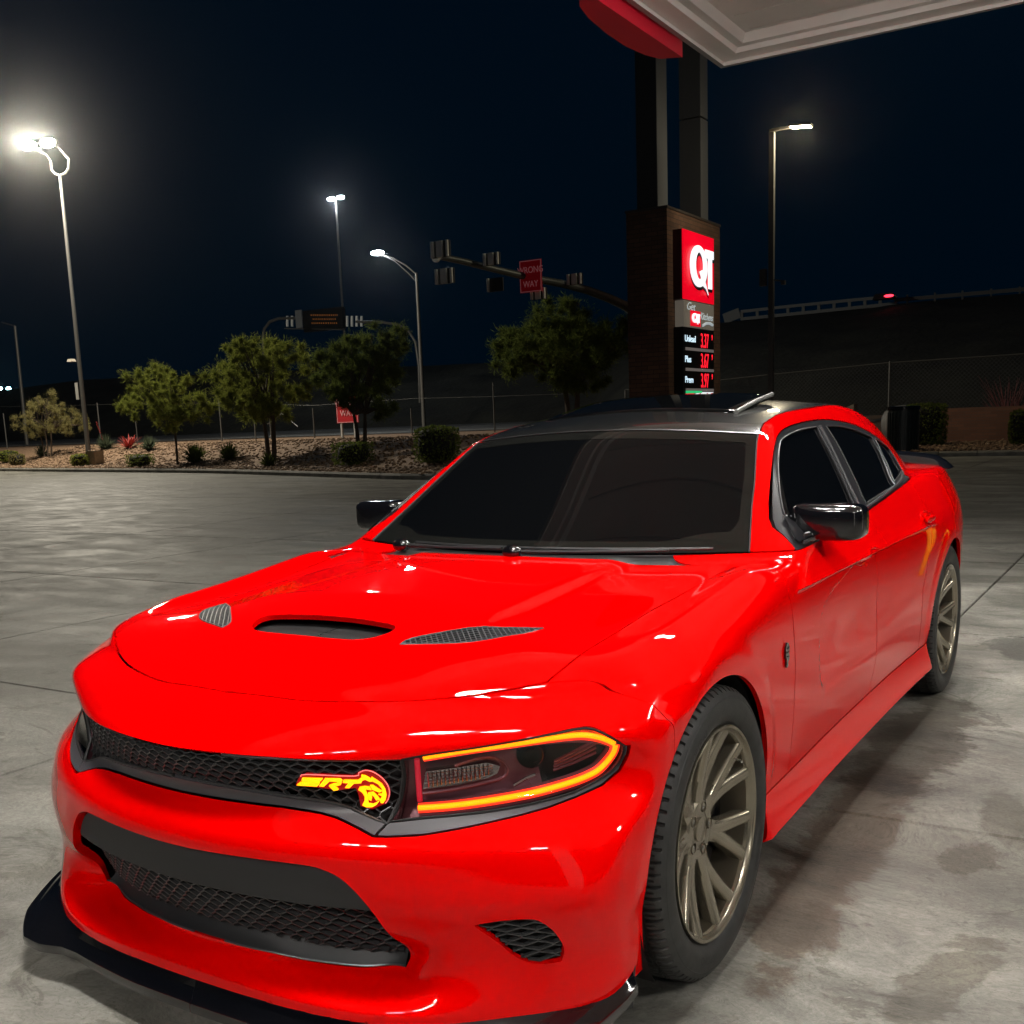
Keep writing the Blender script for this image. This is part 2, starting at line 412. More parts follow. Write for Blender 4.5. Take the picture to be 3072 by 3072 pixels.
LAMP=smooth_poly([(.512,.698),(.56,.707),(.644,.718),(.727,.731),(.800,.742),(.831,.738),(.860,.718),(.880,.694),(.874,.667),(.859,.644),(.841,.629),(.801,.608),(.758,.598),(.715,.591),(.647,.584),(.552,.578),(.492,.572),(.503,.612),(.512,.656)],4,True,keep=(0,7,16))
TRL=[(.492,.572),(.552,.578),(.647,.584),(.715,.591),(.758,.598),(.801,.608),(.841,.629),(.859,.644),(.874,.667),(.880,.694),(.8865,.694),(.8815,.673),(.868,.642),(.843,.616),(.803,.598),(.763,.585),(.722,.576),(.636,.561),(.567,.551),(.50,.5475),(.476,.548),(.489,.569)]
INTK=smooth_poly([(.05,.484),(.155,.4855),(.26,.486),(.342,.484),(.38,.478),(.417,.462),(.452,.429),(.483,.385),(.505,.335),(.507,.29),(.499,.256)],3,False)+smooth_poly([(.487,.234),(.408,.223),(.332,.222),(.25,.224),(.169,.231),(.05,.236)],3,False)
INTK=[(-.06,.484)]+INTK+[(-.06,.236)]
FOG=smooth_poly([(.674,.367),(.717,.375),(.766,.376),(.784,.367),(.799,.345),(.808,.312),(.809,.290),(.804,.271),(.788,.270),(.761,.275),(.734,.294),(.709,.327),(.688,.351)],3,True,keep=(0,7))
SCOOP=smooth_poly([(-.06,-.420),(.06,-.420),(.12,-.418),(.17,-.410),(.205,-.385),(.222,-.35),(.215,-.325),(.185,-.313),(.10,-.303),(.05,-.300),(-.06,-.300)],3,True,keep=(0,1,9,10))
VENT=smooth_poly([(.295,-.408),(.42,-.362),(.485,-.31),(.528,-.235),(.542,-.160),(.46,-.222),(.37,-.305),(.302,-.372)],3,True,keep=(0,4))
DLO=smooth_poly([(.855,.957),(.878,.996),(.925,1.043),(1.161,1.196),(1.306,1.268),(1.446,1.305),(1.653,1.326),(1.992,1.338),(2.259,1.329),(2.515,1.302),(2.81,1.244),(2.975,1.185),(2.97,1.13),(2.87,1.078),(2.653,1.056),(2.12,1.017),(1.76,.994),(1.2,.967),(.90,.957)],3,True,keep=(0,13))
G1=smooth_poly([(.90,.985),(.99,1.07),(1.181,1.193),(1.325,1.259),(1.425,1.283),(1.631,1.303),(1.90,1.312),(1.845,1.213),(1.762,1.102),(1.69,1.021),(1.67,.999),(1.2,.982)],3,True,keep=(0,6,10))
G2=smooth_poly([(2.03,1.312),(2.199,1.308),(2.40,1.290),(2.63,1.250),(2.60,1.194),(2.53,1.136),(2.42,1.06),(2.40,1.049),(2.098,1.034),(1.835,1.017),(1.905,1.08),(1.985,1.19),(2.02,1.25)],3,True,keep=(0,3,7,9))
G3=smooth_poly([(2.69,1.240),(2.83,1.217),(2.915,1.185),(2.895,1.137),(2.83,1.088),(2.47,1.062),(2.575,1.134),(2.65,1.2)],3,True,keep=(0,4,5))
ARCH=[(0.,.388),(3.055,.392)]
Lx=lambda x:np.interp(x,[.66,.703,.776,.831,.88,.921,.96],[-.455,-.430,-.378,-.350,-.330,-.293,-.22])
ZB=lambda y:np.interp(y,[.60,.70,.90,1.2,1.76,2.12,2.65,2.87],[.950,.955,.958,.967,.994,1.017,1.056,1.078])
DF=lambda z:np.interp(z,[.3,.36,.5,.62,.75,.87,.92,.97],[.645,.640,.635,.628,.607,.612,.630,.70])
DS=lambda z:np.interp(z,[.3,.35,.42,.6,.8,1.0],[1.66,1.665,1.70,1.75,1.765,1.765])
DR=lambda z:np.interp(z,[.3,.42,.6,.72,.82,.92,1.06],[2.50,2.49,2.46,2.52,2.60,2.64,2.65])
BIG=9.
def msk(m,x,y,z,f):
    o=np.full(x.shape,-BIG);o[m]=f(x[m],y[m],z[m]);return o
def regions(P):
    x,y,z=P.T;R={}
    fr=(y<-.25)&(z<.80)
    for k,p in(('grille',GR),('trimc',TRC),('lamp',LAMP),('triml',TRL),('intake',INTK),('fog',FOG)):
        R[k]=msk(fr,x,y,z,lambda a,b,c:pdist(a,c,p))
    R['hood']=msk((y<.9)&(z>.72),x,y,z,lambda a,b,c:pdist(a,b,HOOD))
    R['scoop']=msk((y<0)&(z>.8),x,y,z,lambda a,b,c:pdist(a,b,SCOOP))
    R['vent']=msk((y<0)&(z>.8),x,y,z,lambda a,b,c:pdist(a,b,VENT))
    arch=np.full(x.shape,-BIG)
    for yc,r in ARCH:
        a=np.where((x>.55)&(z<.9),r-np.hypot(y-yc,z-.362),-BIG);arch=np.maximum(arch,a)
    R['arch']=arch
    side=(x>.5)&(z>.9)
    for k,p in(('dlo',DLO),('g1',G1),('g2',G2),('g3',G3)):
        R[k]=msk(side,x,y,z,lambda a,b,c:pdist(b,c,p))
    # windshield by its side edge, header and lower edge
    ex=np.interp(z,[.90,.939,1.079,1.156,1.304,1.34],[.755,.741,.677,.646,.578,.562])
    hd=1.331-.088*x*x
    gl=z-(.955+.0*x)-.0
    front=np.where(y<1.5,0,-BIG)
    R['ws']=np.minimum(np.minimum(ex-x,(hd-z)*1.2),gl)+front
    R['cowl']=np.minimum(np.minimum(np.minimum(.957-z,ex+.004-x),z-.90),-R['hood'])+np.where((y>.5)&(y<.95),0,-BIG)
    R['cowl']=np.minimum(R['cowl'],y-.53)
    re=np.interp(y,[1.2,1.305,1.422,1.591,1.797,2.0,2.6,2.95,3.6],[.582,.580,.556,.545,.553,.552,.535,.50,.46])
    R['roof']=np.minimum(np.minimum(np.minimum(re-x,z-hd),2.93-y),z-1.2)
    R['rglass']=np.minimum(np.minimum(re-.03-x,y-2.95),z-1.115)
    skirt=np.minimum(np.minimum(.322-z,y-.28),2.72-y)
    R['skirt']=np.where(x>.5,np.minimum(skirt,-arch),-BIG)
    hood=R['hood']
    front=(Lx(x)-y)*2.2
    op=np.maximum.reduce([R[k] for k in('grille','trimc','lamp','triml','intake','fog')])
    R['bumper']=np.minimum.reduce([front,-hood,-arch,-op,.86-z])
    R['fender']=np.where((x>.3)&(y<.95),np.minimum.reduce([-front,-hood,-arch,DF(z)-y,.948-z,-R['cowl'],-R['ws'],-skirt]),-BIG)
    R['door1']=np.where(x>.5,np.minimum.reduce([y-DF(z),DS(z)-y,ZB(y)-z,z-.322]),-BIG)
    R['door2']=np.where(x>.5,np.minimum.reduce([y-DS(z),DR(z)-y,ZB(y)-z,z-.322,-arch]),-BIG)
    allr=np.maximum.reduce([R[k] for k in R if k not in('g1','g2','g3')])
    R['side']=-allr
    R['side']=np.minimum(R['side'],z-.17)
    R['dlotrim']=np.minimum(R['dlo'],-np.maximum.reduce([R['g1'],R['g2'],R['g3']]))
    R['hoodskin']=np.minimum.reduce([hood,-R['scoop'],-R['vent']])
    return R
BV,BT=extract(.009);BV=snap(BV,3)
BV,BT,_=clip(BV,BT,BV[:,0]);BV[np.abs(BV[:,0])<1e-7,0]=0;BV,BT=compact(BV,BT)
FINE=('bumper','lamp','triml','trimc','grille','intake','fog','hoodskin','vent','scoop','g1','g2','g3','dlo','arch')
R=regions(BV)
mn=np.min(np.abs(np.stack([R[k] for k in R])),0)
BV,BT=refine(BV,BT,(mn[BT].min(1)<.0095));R=regions(BV)
mn=np.min(np.abs(np.stack([R[k] for k in FINE])),0)
BV,BT=refine(BV,BT,(mn[BT].min(1)<.003)&(BV[BT][:,:,1].max(1)<1.4));R=regions(BV)
BV[BV[:,0]<1e-7,0]=0
BN=None
def cutpatch(s,gap=.0024):
    """part of the half body where s>gap -> V,T,boundary edges along the cut"""
    m=(s[BT]>-.03).any(1);T=BT[m];used=np.unique(T);mp=np.zeros(len(BV),int);mp[used]=np.arange(len(used))
    V=BV[used];T=mp[T];ss=s[used]-gap
    V,T,fl=clip(V,T,ss,fix=lambda N:snap(N,1));V,T,fl=compact(V,T,fl)
    V[np.abs(V[:,0])<2e-5,0]=0
    E=np.concatenate([T[:,[0,1]],T[:,[1,2]],T[:,[2,0]]]);Es=np.sort(E,1)
    _,i,c=np.unique(Es,axis=0,return_index=True,return_counts=True);B=E[i[c==1]]
    B=B[fl[B].all(1)]
    return V,T,B
def panel(name,s,m,parent,off=0.,flange=.014,gap=.0024,join=False,label=None,offn=None):
    V,T,B=cutpatch(s,gap)
    if len(T)==0:print('empty panel',name);return
    N=nrm(V);N[V[:,0]==0,0]=0
    if offn is not None: off=offn(V)[:,None]
    V2=V-N*off
    Vs=[V2];Ns=[N];Fs=[T]
    if flange:
        b=np.unique(B);mp=np.zeros(len(V),int);mp[b]=np.arange(len(b))
        n0=len(V2);top=V2[b];bot=top-N[b]*flange;k=len(b)
        q=np.stack([mp[B[:,1]],mp[B[:,0]],mp[B[:,0]]+k,mp[B[:,1]]+k],1)
        ed=top[q[:,0]]-top[q[:,1]];fn=np.cross(ed,N[b][q[:,0]]);fn/=np.linalg.norm(fn,axis=1)[:,None]+1e-9
        vn=np.zeros((2*k,3));
        for c_ in range(4):np.add.at(vn,q[:,c_],fn)
        vn/=np.linalg.norm(vn,axis=1)[:,None]+1e-9
        Vs+=[top,bot];Ns+=[vn];Fs.append(np.concatenate([q[:,[0,1,2]],q[:,[0,2,3]]])+n0)
    Vh=np.concatenate(Vs);Nh=np.concatenate(Ns);Fh=np.concatenate(Fs)
    out=[]
    Vm=Vh*[-1,1,1];Nm=Nh*[-1,1,1];Fm=Fh[:,::-1]
    if join:
        n=len(Vh);mp=np.arange(n)+n;z0=Vh[:,0]==0;mp[z0]=np.arange(n)[z0]
        Va=np.concatenate([Vh,Vm]);Na=np.concatenate([Nh,Nm]);Fa=np.concatenate([Fh,mp[Fm]])
        Va,Fa,Na=compact(Va,Fa,Na)
        out.append(mobj(name,Va,Fa,m,parent,normals=Na))
    else:
        out.append(mobj(name,Vh,Fh,m,parent,normals=Nh));out.append(mobj(name,Vm,Fm,m,parent,normals=Nm))
    if label:
        for o in out:o['label']=label
    return out
CAR=empty('sedan_car',(0,0,0),'glossy red four-door sports sedan with black roof parked on the concrete','car')
DTRIM=mat('window_frame_black',(.014,.014,.016),.32,spec=.35)
P_bump=panel('front_bumper',R['bumper'],RED,CAR,join=True,flange=.02)[0]
P_hood=panel('hood',R['hoodskin'],RED,CAR,join=True,flange=.014)[0]
panel('fender',R['fender'],RED,CAR)
d1=panel('front_door',R['door1'],RED,CAR)
d2=panel('rear_door',R['door2'],RED,CAR)
panel('side_skirt',R['skirt'],RED,CAR)
P_side=panel('body_shell',R['side'],RED,CAR,join=True)[0]
P_roof=panel('roof',R['roof'],ROOF,CAR,join=True,label='black roof panel')[0]
P_ws=panel('windshield',R['ws'],GLASS,CAR,join=True,off=.003,flange=.006,gap=.003)[0]
panel('rear_window',R['rglass'],GLASS,CAR,join=True,off=.003,flange=.006)
panel('cowl_panel',R['cowl'],MBLACK,CAR,join=True,off=.006,flange=.01,gap=.001)
panel('window_trim',R['dlotrim'],DTRIM,CAR,off=.002,flange=.012,gap=.0012)
for k in('g1','g2','g3'):panel('side_window',R[k],GLASS,CAR,off=.006,flange=.006,gap=.001)
panel('grille_trim',R['trimc'],TRIM,CAR,off=.004,join=True,flange=.02)
panel('headlight_trim',R['triml'],TRIM,CAR,off=.003,flange=.02)
# windshield ceramic border: band along the glass edge
ws=R['ws'];fb=np.maximum(.038-ws,-(ws-.0))
band=np.minimum(ws-.004,.034+.05*sst(BV[:,2],1.06,.96)*sst(BV[:,0],.45,.65)-ws)
panel('windshield_border',band,FRIT,P_ws,off=.0018,flange=0,gap=0,join=True)
# bright bead along the windshield edge
def surf_tube(name,P,r,m,parent,n=6,mirror=False):
    if mirror:surf_tube(name,[(-p[0],p[1],p[2]) for p in P],r,m,parent,n)
    b=MB();b.tube([tuple(p) for p in P],r,n)
    return b.build(name,m,parent,smooth=True)
zz=np.linspace(.958,1.302,24);ex=np.interp(zz,[.90,.939,1.079,1.156,1.304,1.34],[.755,.741,.677,.646,.578,.562])
for s_ in(1,-1):
    yy=bis(lambda q:field(ex,q,zz),np.full(24,.2),np.full(24,1.6))
    surf_tube('windshield_moulding',np.stack([s_*(ex-.001),yy,zz],-1),.0022,GREYP,CAR)
xx=np.linspace(-.574,.574,31);zt=1.331-.088*xx*xx
yy=bis(lambda q:field(np.abs(xx),q,zt),np.full(31,.2),np.full(31,1.6))
surf_tube('header_moulding',np.stack([xx,yy,zt],-1),.0022,GREYP,CAR)
# belt moulding and glass edge beads
for s_ in(1,-1):
    yb=np.linspace(.93,2.80,40);P=onside(np.stack([yb,ZB(yb)+.010],-1),-.003)
    surf_tube('belt_moulding',P*[s_,1,1],.006,GREYP,CAR)
    for g in(G1,G2,G3):
        P=onside(g,.000);P=np.concatenate([P,P[:1]]);surf_tube('window_seal',P*[s_,1,1],.003,MBLACK,CAR)
    P=onside([(1.71,1.01),(1.79,1.10),(1.875,1.21),(1.935,1.312)],-.003)
    surf_tube('pillar_moulding',P*[s_,1,1],.007,GREYP,CAR)
# dark core that keeps light from shining through the shut lines
_field=field
def corefield(x,y,z):
    f=_field(x,y,z)-.05
    for yc in(0.,3.055):f=np.minimum(f,np.maximum(np.hypot(y-yc,z-.362)-.43,.50-x))
    f=np.minimum(f,np.maximum(y+.50,z-.80));f=np.minimum(f,z-.19)
    return f
field=corefield;cv,ct=extract(.04);field=_field
cv2=cv*[-1,1,1];mobj('inner_shell',np.concatenate([cv,cv2]),np.concatenate([ct,ct[:,::-1]+len(cv)]),DARK,CAR)
# ---- honeycomb
def hexbars(poly,a,s,h,mapf,wd,dp,inset=0.,mirror=True):
    b=MB();poly=np.array(poly);u0,v0=poly.min(0);u1,v1=poly.max(0);bb=s+h
    segs=[]
    j=0;v=v0-bb
    while v<v1+bb:
        u=u0-a+(a/2 if j%2 else 0)
        while u<u1+a:
            L=(u-a/2,v+s/2);Tp=(u,v+s/2+h);Rr=(u+a/2,v+s/2);Lb=(u-a/2,v-s/2)
            segs+=[(L,Tp),(Tp,Rr),(L,Lb)];u+=a
        v+=bb;j+=1
    A=np.array([q[0] for q in segs]);B=np.array([q[1] for q in segs])
    ia=pdist(A[:,0],A[:,1],poly)>inset;ib=pdist(B[:,0],B[:,1],poly)>inset
    # clip partly outside segments
    keepA=[];keepB=[]
    for p,q,x_,y_ in zip(A,B,ia,ib):
        if not(x_ or y_):continue
        if not x_ or not y_:
            o,i=(p,q) if y_ else (q,p);lo,hi=0.,1.
            for _ in range(10):
                m_=(lo+hi)/2;c=o+(i-o)*m_
                if pdist(np.array([c[0]]),np.array([c[1]]),poly)[0]>inset:hi=m_
                else:lo=m_
            p,q=o+(i-o)*hi,i
        if np.hypot(*(p-q))>.0012:keepA.append(p);keepB.append(q)
    A,dA=mapf(np.array(keepA));B,dB=mapf(np.array(keepB))
    for p,q,n in zip(A,B,dA):
        for s_ in((1,-1) if mirror else(1,)):
            b.bar((p[0]*s_,p[1],p[2]),(q[0]*s_,q[1],q[2]),wd,dp,up=(n[0]*s_,n[1],n[2]))
    return b
def mf(off):
    def f(p):
        P=onfront(p);n=nrm(P);return P-n*off,n
    return f
def mt(off):
    def f(p):
        P=ontop(p);n=nrm(P);return P-n*off,n
    return f
panel('grille_backing',R['grille'],DARK,CAR,off=.040,flange=0,join=True,gap=-.004)
hexbars([(0,GR[0][1])]+GR[1:-1]+[(0,.62)],.0345,.0062,.0088,mf(.016),.0026,.010).build('grille_honeycomb',MESHM,CAR)
gp=[p for p in GR if p[0]>=0]
for nm,poly,k in(('grille_surround',GR,0),):
    pts=[p for p in poly if p[0]>=0];P=onfront(pts,.008)
    surf_tube(nm,list(P),.0035,MESHM,CAR,mirror=True)
panel('intake_backing',R['intake'],DARK,CAR,off=.075,flange=0,join=True,gap=-.012)
# number-plate bar across the upper half of the intake
barp=[p for p in INTK if p[0]>=0 and p[1]>.384]
bar=[(-.0,.4815)]+[(x-.004,z-.003) for x,z in barp if x>=.0]+[(.474,.388),(.38,.386),(.276,.387),(.155,.385),(.0,.387)]
xs=np.linspace(-.474,.474,61);V=[];F=[]
def bar_top(x):
    x=abs(x);return np.interp(x,[p[0] for p in barp[:]],[p[1]-.0035 for p in barp[:]])
for x in xs:
    zt_=bar_top(x);zb_=.386+.002*abs(x)
    for t in np.linspace(0,1,7):
        z_=zb_+(zt_-zb_)*t;V.append((x,z_))
V=np.array(V);Pb=onfront(V,.017);nb_=7
F=[(i*nb_+k,(i+1)*nb_+k,(i+1)*nb_+k+1,i*nb_+k+1) for i in range(60) for k in range(6)]
b=MB();b.v=[tuple(p) for p in Pb];b.f=list(F);n=len(b.v)
b.v+=[(p[0],p[1]+.03,p[2]) for p in Pb];b.f+=[(i*nb_+n,(i+1)*nb_+n,(i+1)*nb_,i*nb_) for i in range(60)]+[((i+1)*nb_+6,i*nb_+6+0,i*nb_+6+n,(i+1)*nb_+6+n) for i in range(60)]
b.build('bumper_bar',TRIM and mat('bumper_bar_black',(.022,.022,.0225),.62,bump=(1500,.15,.0006)),CAR,smooth=True)
lowp=[(0,.384),(.155,.384),(.276,.385),(.40,.385),(.478,.386),(.502,.335),(.504,.29),(.49,.262),(.40,.252),(.3,.255),(.2,.262),(0,.27)]
def mlow(p):
    """lower intake mesh: a nearly upright sheet set back from the bumper face"""
    x=p[:,0];z=p[:,1];y=-.835+.40*x*x+.08*x**4+(.385-z)*.42+.012
    P=np.stack([x,y,z],-1);n=np.stack([-.6*x,-np.ones_like(x),np.full_like(x,-.2)],-1);n/=np.linalg.norm(n,axis=1)[:,None];return P,n
hexbars(lowp,.040,.0062,.0095,mlow,.0028,.012).build('intake_honeycomb',MESHM,CAR)
ed=sorted([q for q in INTK if q[1]<.24 and q[0]>=0]);ex_=np.array([q[0] for q in ed]);ez_=np.array([q[1] for q in ed]);V=[];xs=np.linspace(-.484,.484,61)
for x in xs:
    z_=float(np.interp(abs(x),ex_,ez_));P=onfront([(abs(x),z_)],.004)[0];Q,_=mlow(np.array([[abs(x)*.985,z_+.034]]));Q=Q[0];yi=max(Q[1],P[1]+.012)
    V+=[(x,P[1],P[2]),(x*.997,P[1]*.75+yi*.25,P[2]+.004),(x*.99,yi,z_+.012),(x*.985,yi+.012,z_+.036)]
F=[(i*4+k,(i+1)*4+k,(i+1)*4+k+1,i*4+k+1) for i in range(60) for k in range(3)]
mobj('intake_lower_lip',V,F,MBLACK,CAR,smooth=True)
P=onfront([p for p in INTK if p[1]<.24 and p[0]>=0],.0);surf_tube('intake_edge',list(P),.0022,GREYP,CAR,mirror=True)
# fog opening
panel('corner_vent_backing',R['fog'],DARK,CAR,off=.040,flange=0,gap=-.004)
hexbars(FOG,.050,.0035,.0085,mf(.014),.0028,.012,mirror=False).build('corner_vent_mesh',MESHM,CAR)
o=C.objects['corner_vent_mesh'];o2=o.copy();o2.data=o.data.copy();o2.data.transform(Matrix.Scale(-1,4,(1,0,0)));C.objects.link(o2);o2.data.flip_normals()
# hood scoop and vents
panel('scoop_liner',R['scoop'],MBLACK,CAR,join=True,flange=0,gap=-.003,offn=lambda V:np.interp(V[:,1],[-.421,-.372,-.345,-.30],[.008,.030,.052,.055]))
hexbars([(0,-.362),(.17,-.358),(.20,-.34),(.18,-.318),(.10,-.308),(0,-.305)],.020,.003,.006,mt(.040),.0022,.006).build('scoop_mesh',MESHM,CAR)
panel('vent_backing',R['vent'],DARK,CAR,off=.012,flange=0,gap=-.003)
hexbars(VENT,.017,.003,.0062,mt(.003),.0024,.007).build('vent_mesh',mat('vent_metal',(.045,.045,.048),.5,.0),CAR)
P=ontop(VENT,.0005);surf_tube('vent_surround',list(P)+[P[0]],.0022,GREYP,CAR,mirror=True)
P=ontop([p for p in SCOOP if p[0]>=0],.002)
# fender badge
def badge(s_):
    b=MB();cy,cz=.525,.702
    for poly in([(-.5,.1),(-.42,.6),(-.1,1),(.3,.9),(.5,.5),(.35,.1),(.5,-.2),(.35,-.5),(.15,-.55),(.2,-.9),(-.1,-1),(-.35,-.75),(-.2,-.4),(-.45,-.2)],):
        pl=[(cy+u*.036,cz+v*.036) for u,v in poly];P0=onside(pl,-.001);P1=onside(pl,-.006)
        n=len(pl);b.add([tuple(p*[s_,1,1]) for p in P1]+[tuple(p*[s_,1,1]) for p in P0],[tuple(range(n))]+[(i,(i+1)%n,n+(i+1)%n,n+i) for i in range(n)])
    o=b.build('fender_badge',GBLACK,CAR)
    b=MB()
    for a_,c_ in(((-.3,.5),(.3,.6)),((-.3,.2),(.3,.25)),((-.1,-.1),(.3,-.15)),((-.3,-.2),(-.1,-.8))):
        P=onside([(cy+a_[0]*.036,cz+a_[1]*.036),(cy+c_[0]*.036,cz+c_[1]*.036)],-.0068)*[s_,1,1];b.tube([tuple(P[0]),tuple(P[1])],.0016,6)
    b.build('badge_relief',CHROME,o)
badge(1);badge(-1)
# ------------------------------------------------------------------ headlights
LED_TOP=smooth_poly([(.548,.6955),(.6,.703),(.643,.7083),(.691,.713),(.737,.719),(.771,.725),(.800,.7305),(.822,.729),(.845,.716),(.8655,.6945)],4,False)
LED_BOT=smooth_poly([(.8665,.6905),(.859,.672),(.839,.6475),(.822,.637),(.797,.628),(.765,.620),(.732,.6135),(.687,.6075),(.641,.6025),(.594,.5985),(.535,.5955)],4,False)
def ribbon(P,N,w,d,name,m,parent):
    """flat light guide with rounded face following the lamp surface"""
    P=np.array(P);b=MB();V=[];n=len(P)
    for i in range(n):
        t=P[min(i+1,n-1)]-P[max(i-1,0)];t/=np.linalg.norm(t);s=np.cross(N[i],t);s/=np.linalg.norm(s)
        for k in range(9):
            q=math.pi*k/8;V.append(tuple(P[i]+s*math.cos(q)*w/2+N[i]*math.sin(q)*d))
    F=[(i*9+k,(i+1)*9+k,(i+1)*9+k+1,i*9+k+1) for i in range(n-1) for k in range(8)]+[tuple(range(9)),tuple((n-1)*9+8-k for k in range(9))]
    b.add(V,F);return b.build(name,m,parent,smooth=True)
lamp_parts=[]
for s_ in(1,-1):
    M=np.array([s_,1,1.])
    hl=[]
    V,T,B=cutpatch(R['lamp'],.003)
    N=nrm(V)
    dep=.050
    Vh=(V-N*dep);Tt=T
    top=V[np.unique(B)]
    # housing: bowl plus side walls
    mp=np.zeros(len(V),int);bu=np.unique(B);mp[bu]=np.arange(len(bu));n0=len(V)
    V0=V[bu]-N[bu]*.004;q=np.stack([mp[B[:,1]]+n0,mp[B[:,0]]+n0,B[:,0],B[:,1]],1)
    Vall=np.concatenate([Vh,V0])*M;Fall=np.concatenate([T,q[:,[0,1,2]],q[:,[0,2,3]]])
    if s_<0:Fall=Fall[:,::-1]
    H=mobj('headlight',Vall,Fall,HOUS,CAR)
    lens_s=R['lamp']
    Vl=(V-N*.0025)*M;Nl=N*M;Fl=T if s_>0 else T[:,::-1]
    Vl2=Vl-Nl*.002
    mobj('lens',np.concatenate([Vl,Vl2]),np.concatenate([Fl,Fl[:,::-1]+len(Vl)]),LENS,H,normals=np.concatenate([Nl,-Nl]))
    for nm,L in(('light_bar',LED_TOP),('light_bar',LED_BOT)):
        P=onfront(L,.013);Np=nrm(P)
        ribbon(P*M,Np*M,.0110,.005,nm,LED,H)
        ribbon((P-Np*.002)*M,Np*M,.021,.002,'light_bar_halo',LEDR,H)
        ribbon((P-Np*.012)*M,Np*M,.034,.006,'light_bar_channel',HOUS,H)
    # low-beam reflector: ribbed trapezoid block with a hooked bezel
    blk=[(.548,.661),(.614,.668),(.655,.6725),(.676,.665),(.672,.652),(.655,.644),(.602,.633),(.541,.626)]
    b=MB();P0=onfront(blk,.040)*M;P1=onfront(blk,.022)*M;n=len(blk)
    b.add([tuple(p) for p in P1]+[tuple(p) for p in P0],[tuple(range(n))]+[(i,(i+1)%n,n+(i+1)%n,n+i) for i in range(n)])
    b.build('reflector',REFL,H)
    b=MB()
    for t in np.linspace(0,1,15):
        x=.552+.104*t;z0=.630+.0165*t;z1=.6595+.0125*t
        if t>.9:z0+=.004;z1-=.002
        P=onfront([(x,z0),(x,z1)],.0205)*M;b.tube([tuple(p) for p in P],.0016,5)
    for t in(.2,.4,.6,.8):
        P=onfront([(.545,.628+.033*t),(.60,.636+.031*t),(.664,.648+.022*t)],.0205)*M;b.tube([tuple(p) for p in P],.0010,5)
    b.build('reflector_ribs',CHROME,H)
    P=onfront(smooth_poly([(.60,.671),(.634,.681),(.661,.683),(.680,.674),(.688,.658),(.680,.644),(.655,.637),(.60,.626),(.536,.618)],4,False),.020)*M
    surf_tube('reflector_bezel',list(P),.0035,HOUS,H)
    # projector
    c=onfront([(.730,.680)],.030)[0];nn=nrm(np.array([c]))[0];d=Vector((nn*M).tolist());cc=Vector((c*M).tolist())
    rot=Vector((1,0,0)).rotation_difference(Vector((.35*s_,-.93,.05)).normalized()).to_matrix()
    b=MB();b.lathe([(-.02,.030),(.012,.030),(.016,.027),(.012,.0245),(-.01,.023)],(0,0,0),'x',32)
    b.v=[tuple(cc+rot@Vector(v)) for v in b.v];b.build('projector_ring',GBLACK,H,smooth=True)
    b=MB();b.lathe([(-.012,.023),(-.002,.021),(.006,.016),(.011,.008),(.0125,.0001)],(0,0,0),'x',32)
    b.v=[tuple(cc+rot@Vector(v)) for v in b.v];b.build('projector_lens',GLASS,H,smooth=True)
    b=MB()
    for k in range(4):
        t=k/3.;P=onfront([(.765,.668-.006*k),(.80,.684-.008*k),(.835,.703-.010*k)],.016+.004*k)*M;b.tube([tuple(p) for p in P],.0032,6)
    b.build('inner_fins',HOUS,H,smooth=True)
    P=onfront([(.536,.606),(.534,.655),(.536,.690)],.018)*M;surf_tube('inner_end_strip',list(P),.006,mat('red_lit_strip',(.5,.02,.04),.2,emit=(1,.02,.06),es=.25),H)  # red colour and emission stand in for LED light on this strip
    P=onfront([(.700,.628),(.72,.640),(.735,.645)],.022)*M;surf_tube('inner_bracket',list(P),.004,REFL,H)
    P=onfront(LAMP[::2],.003)*M;P=np.concatenate([P,P[:1]]);surf_tube('lamp_seal',list(P),.0028,DARK,H)
# ------------------------------------------------------------------ emblem in the grille
E_={'S':[(.3165,.656),(.358,.656),(.353,.651),(.332,.651),(.349,.647),(.348,.643),(.342,.638),(.300,.639),(.308,.645),(.332,.645),(.314,.650)],
'R':[(.362,.656),(.392,.656),(.3955,.652),(.391,.643),(.378,.639),(.3835,.631),(.374,.629),(.367,.640),(.376,.644),(.385,.646),(.386,.650),(.371,.651),(.356,.638),(.347,.639)],
'T':[(.398,.653),(.434,.653),(.431,.647),(.417,.646),(.407,.636),(.398,.636),(.407,.647),(.396,.648)],
'A':[(.424,.652),(.434,.659),(.434,.665),(.441,.663),(.450,.656),(.452,.660),(.461,.653),(.469,.645),(.474,.633),(.4755,.620),(.473,.609),(.469,.6035),(.465,.604),(.463,.611),(.467,.618),(.460,.622),(.468,.6235),(.468,.635),(.462,.645),(.453,.651),(.448,.650),(.440,.655),(.433,.6525)],
'B':[(.423,.632),(.426,.637),(.436,.639),(.445,.638),(.448,.631),(.439,.633),(.436,.631),(.4395,.620),(.441,.604),(.450,.6025),(.456,.605),(.463,.610),(.456,.600),(.448,.5955),(.437,.5955),(.429,.599),(.433,.608),(.434,.618),(.430,.626)],
'C':[(.447,.642),(.452,.642),(.459,.636),(.468,.629),(.463,.626),(.450,.632)],
'M':[(.441,.625),(.451,.627),(.460,.616),(.463,.6105),(.456,.609),(.451,.618),(.447,.621),(.4475,.615),(.446,.608),(.441,.611)]}
E_PL=[(.306,.652),(.325,.665),(.419,.661),(.429,.669),(.442,.674),(.456,.670),(.470,.657),(.479,.640),(.4815,.624),(.478,.611),(.472,.602),(.448,.5925),(.425,.597),(.421,.618),(.418,.634),(.383,.628),(.296,.637)]
E_PK=smooth_poly([(.313,.658),(.327,.664),(.419,.661),(.429,.6685),(.442,.674),(.456,.670),(.470,.657),(.479,.640),(.481,.624),(.478,.611),(.473,.603)],3,False)
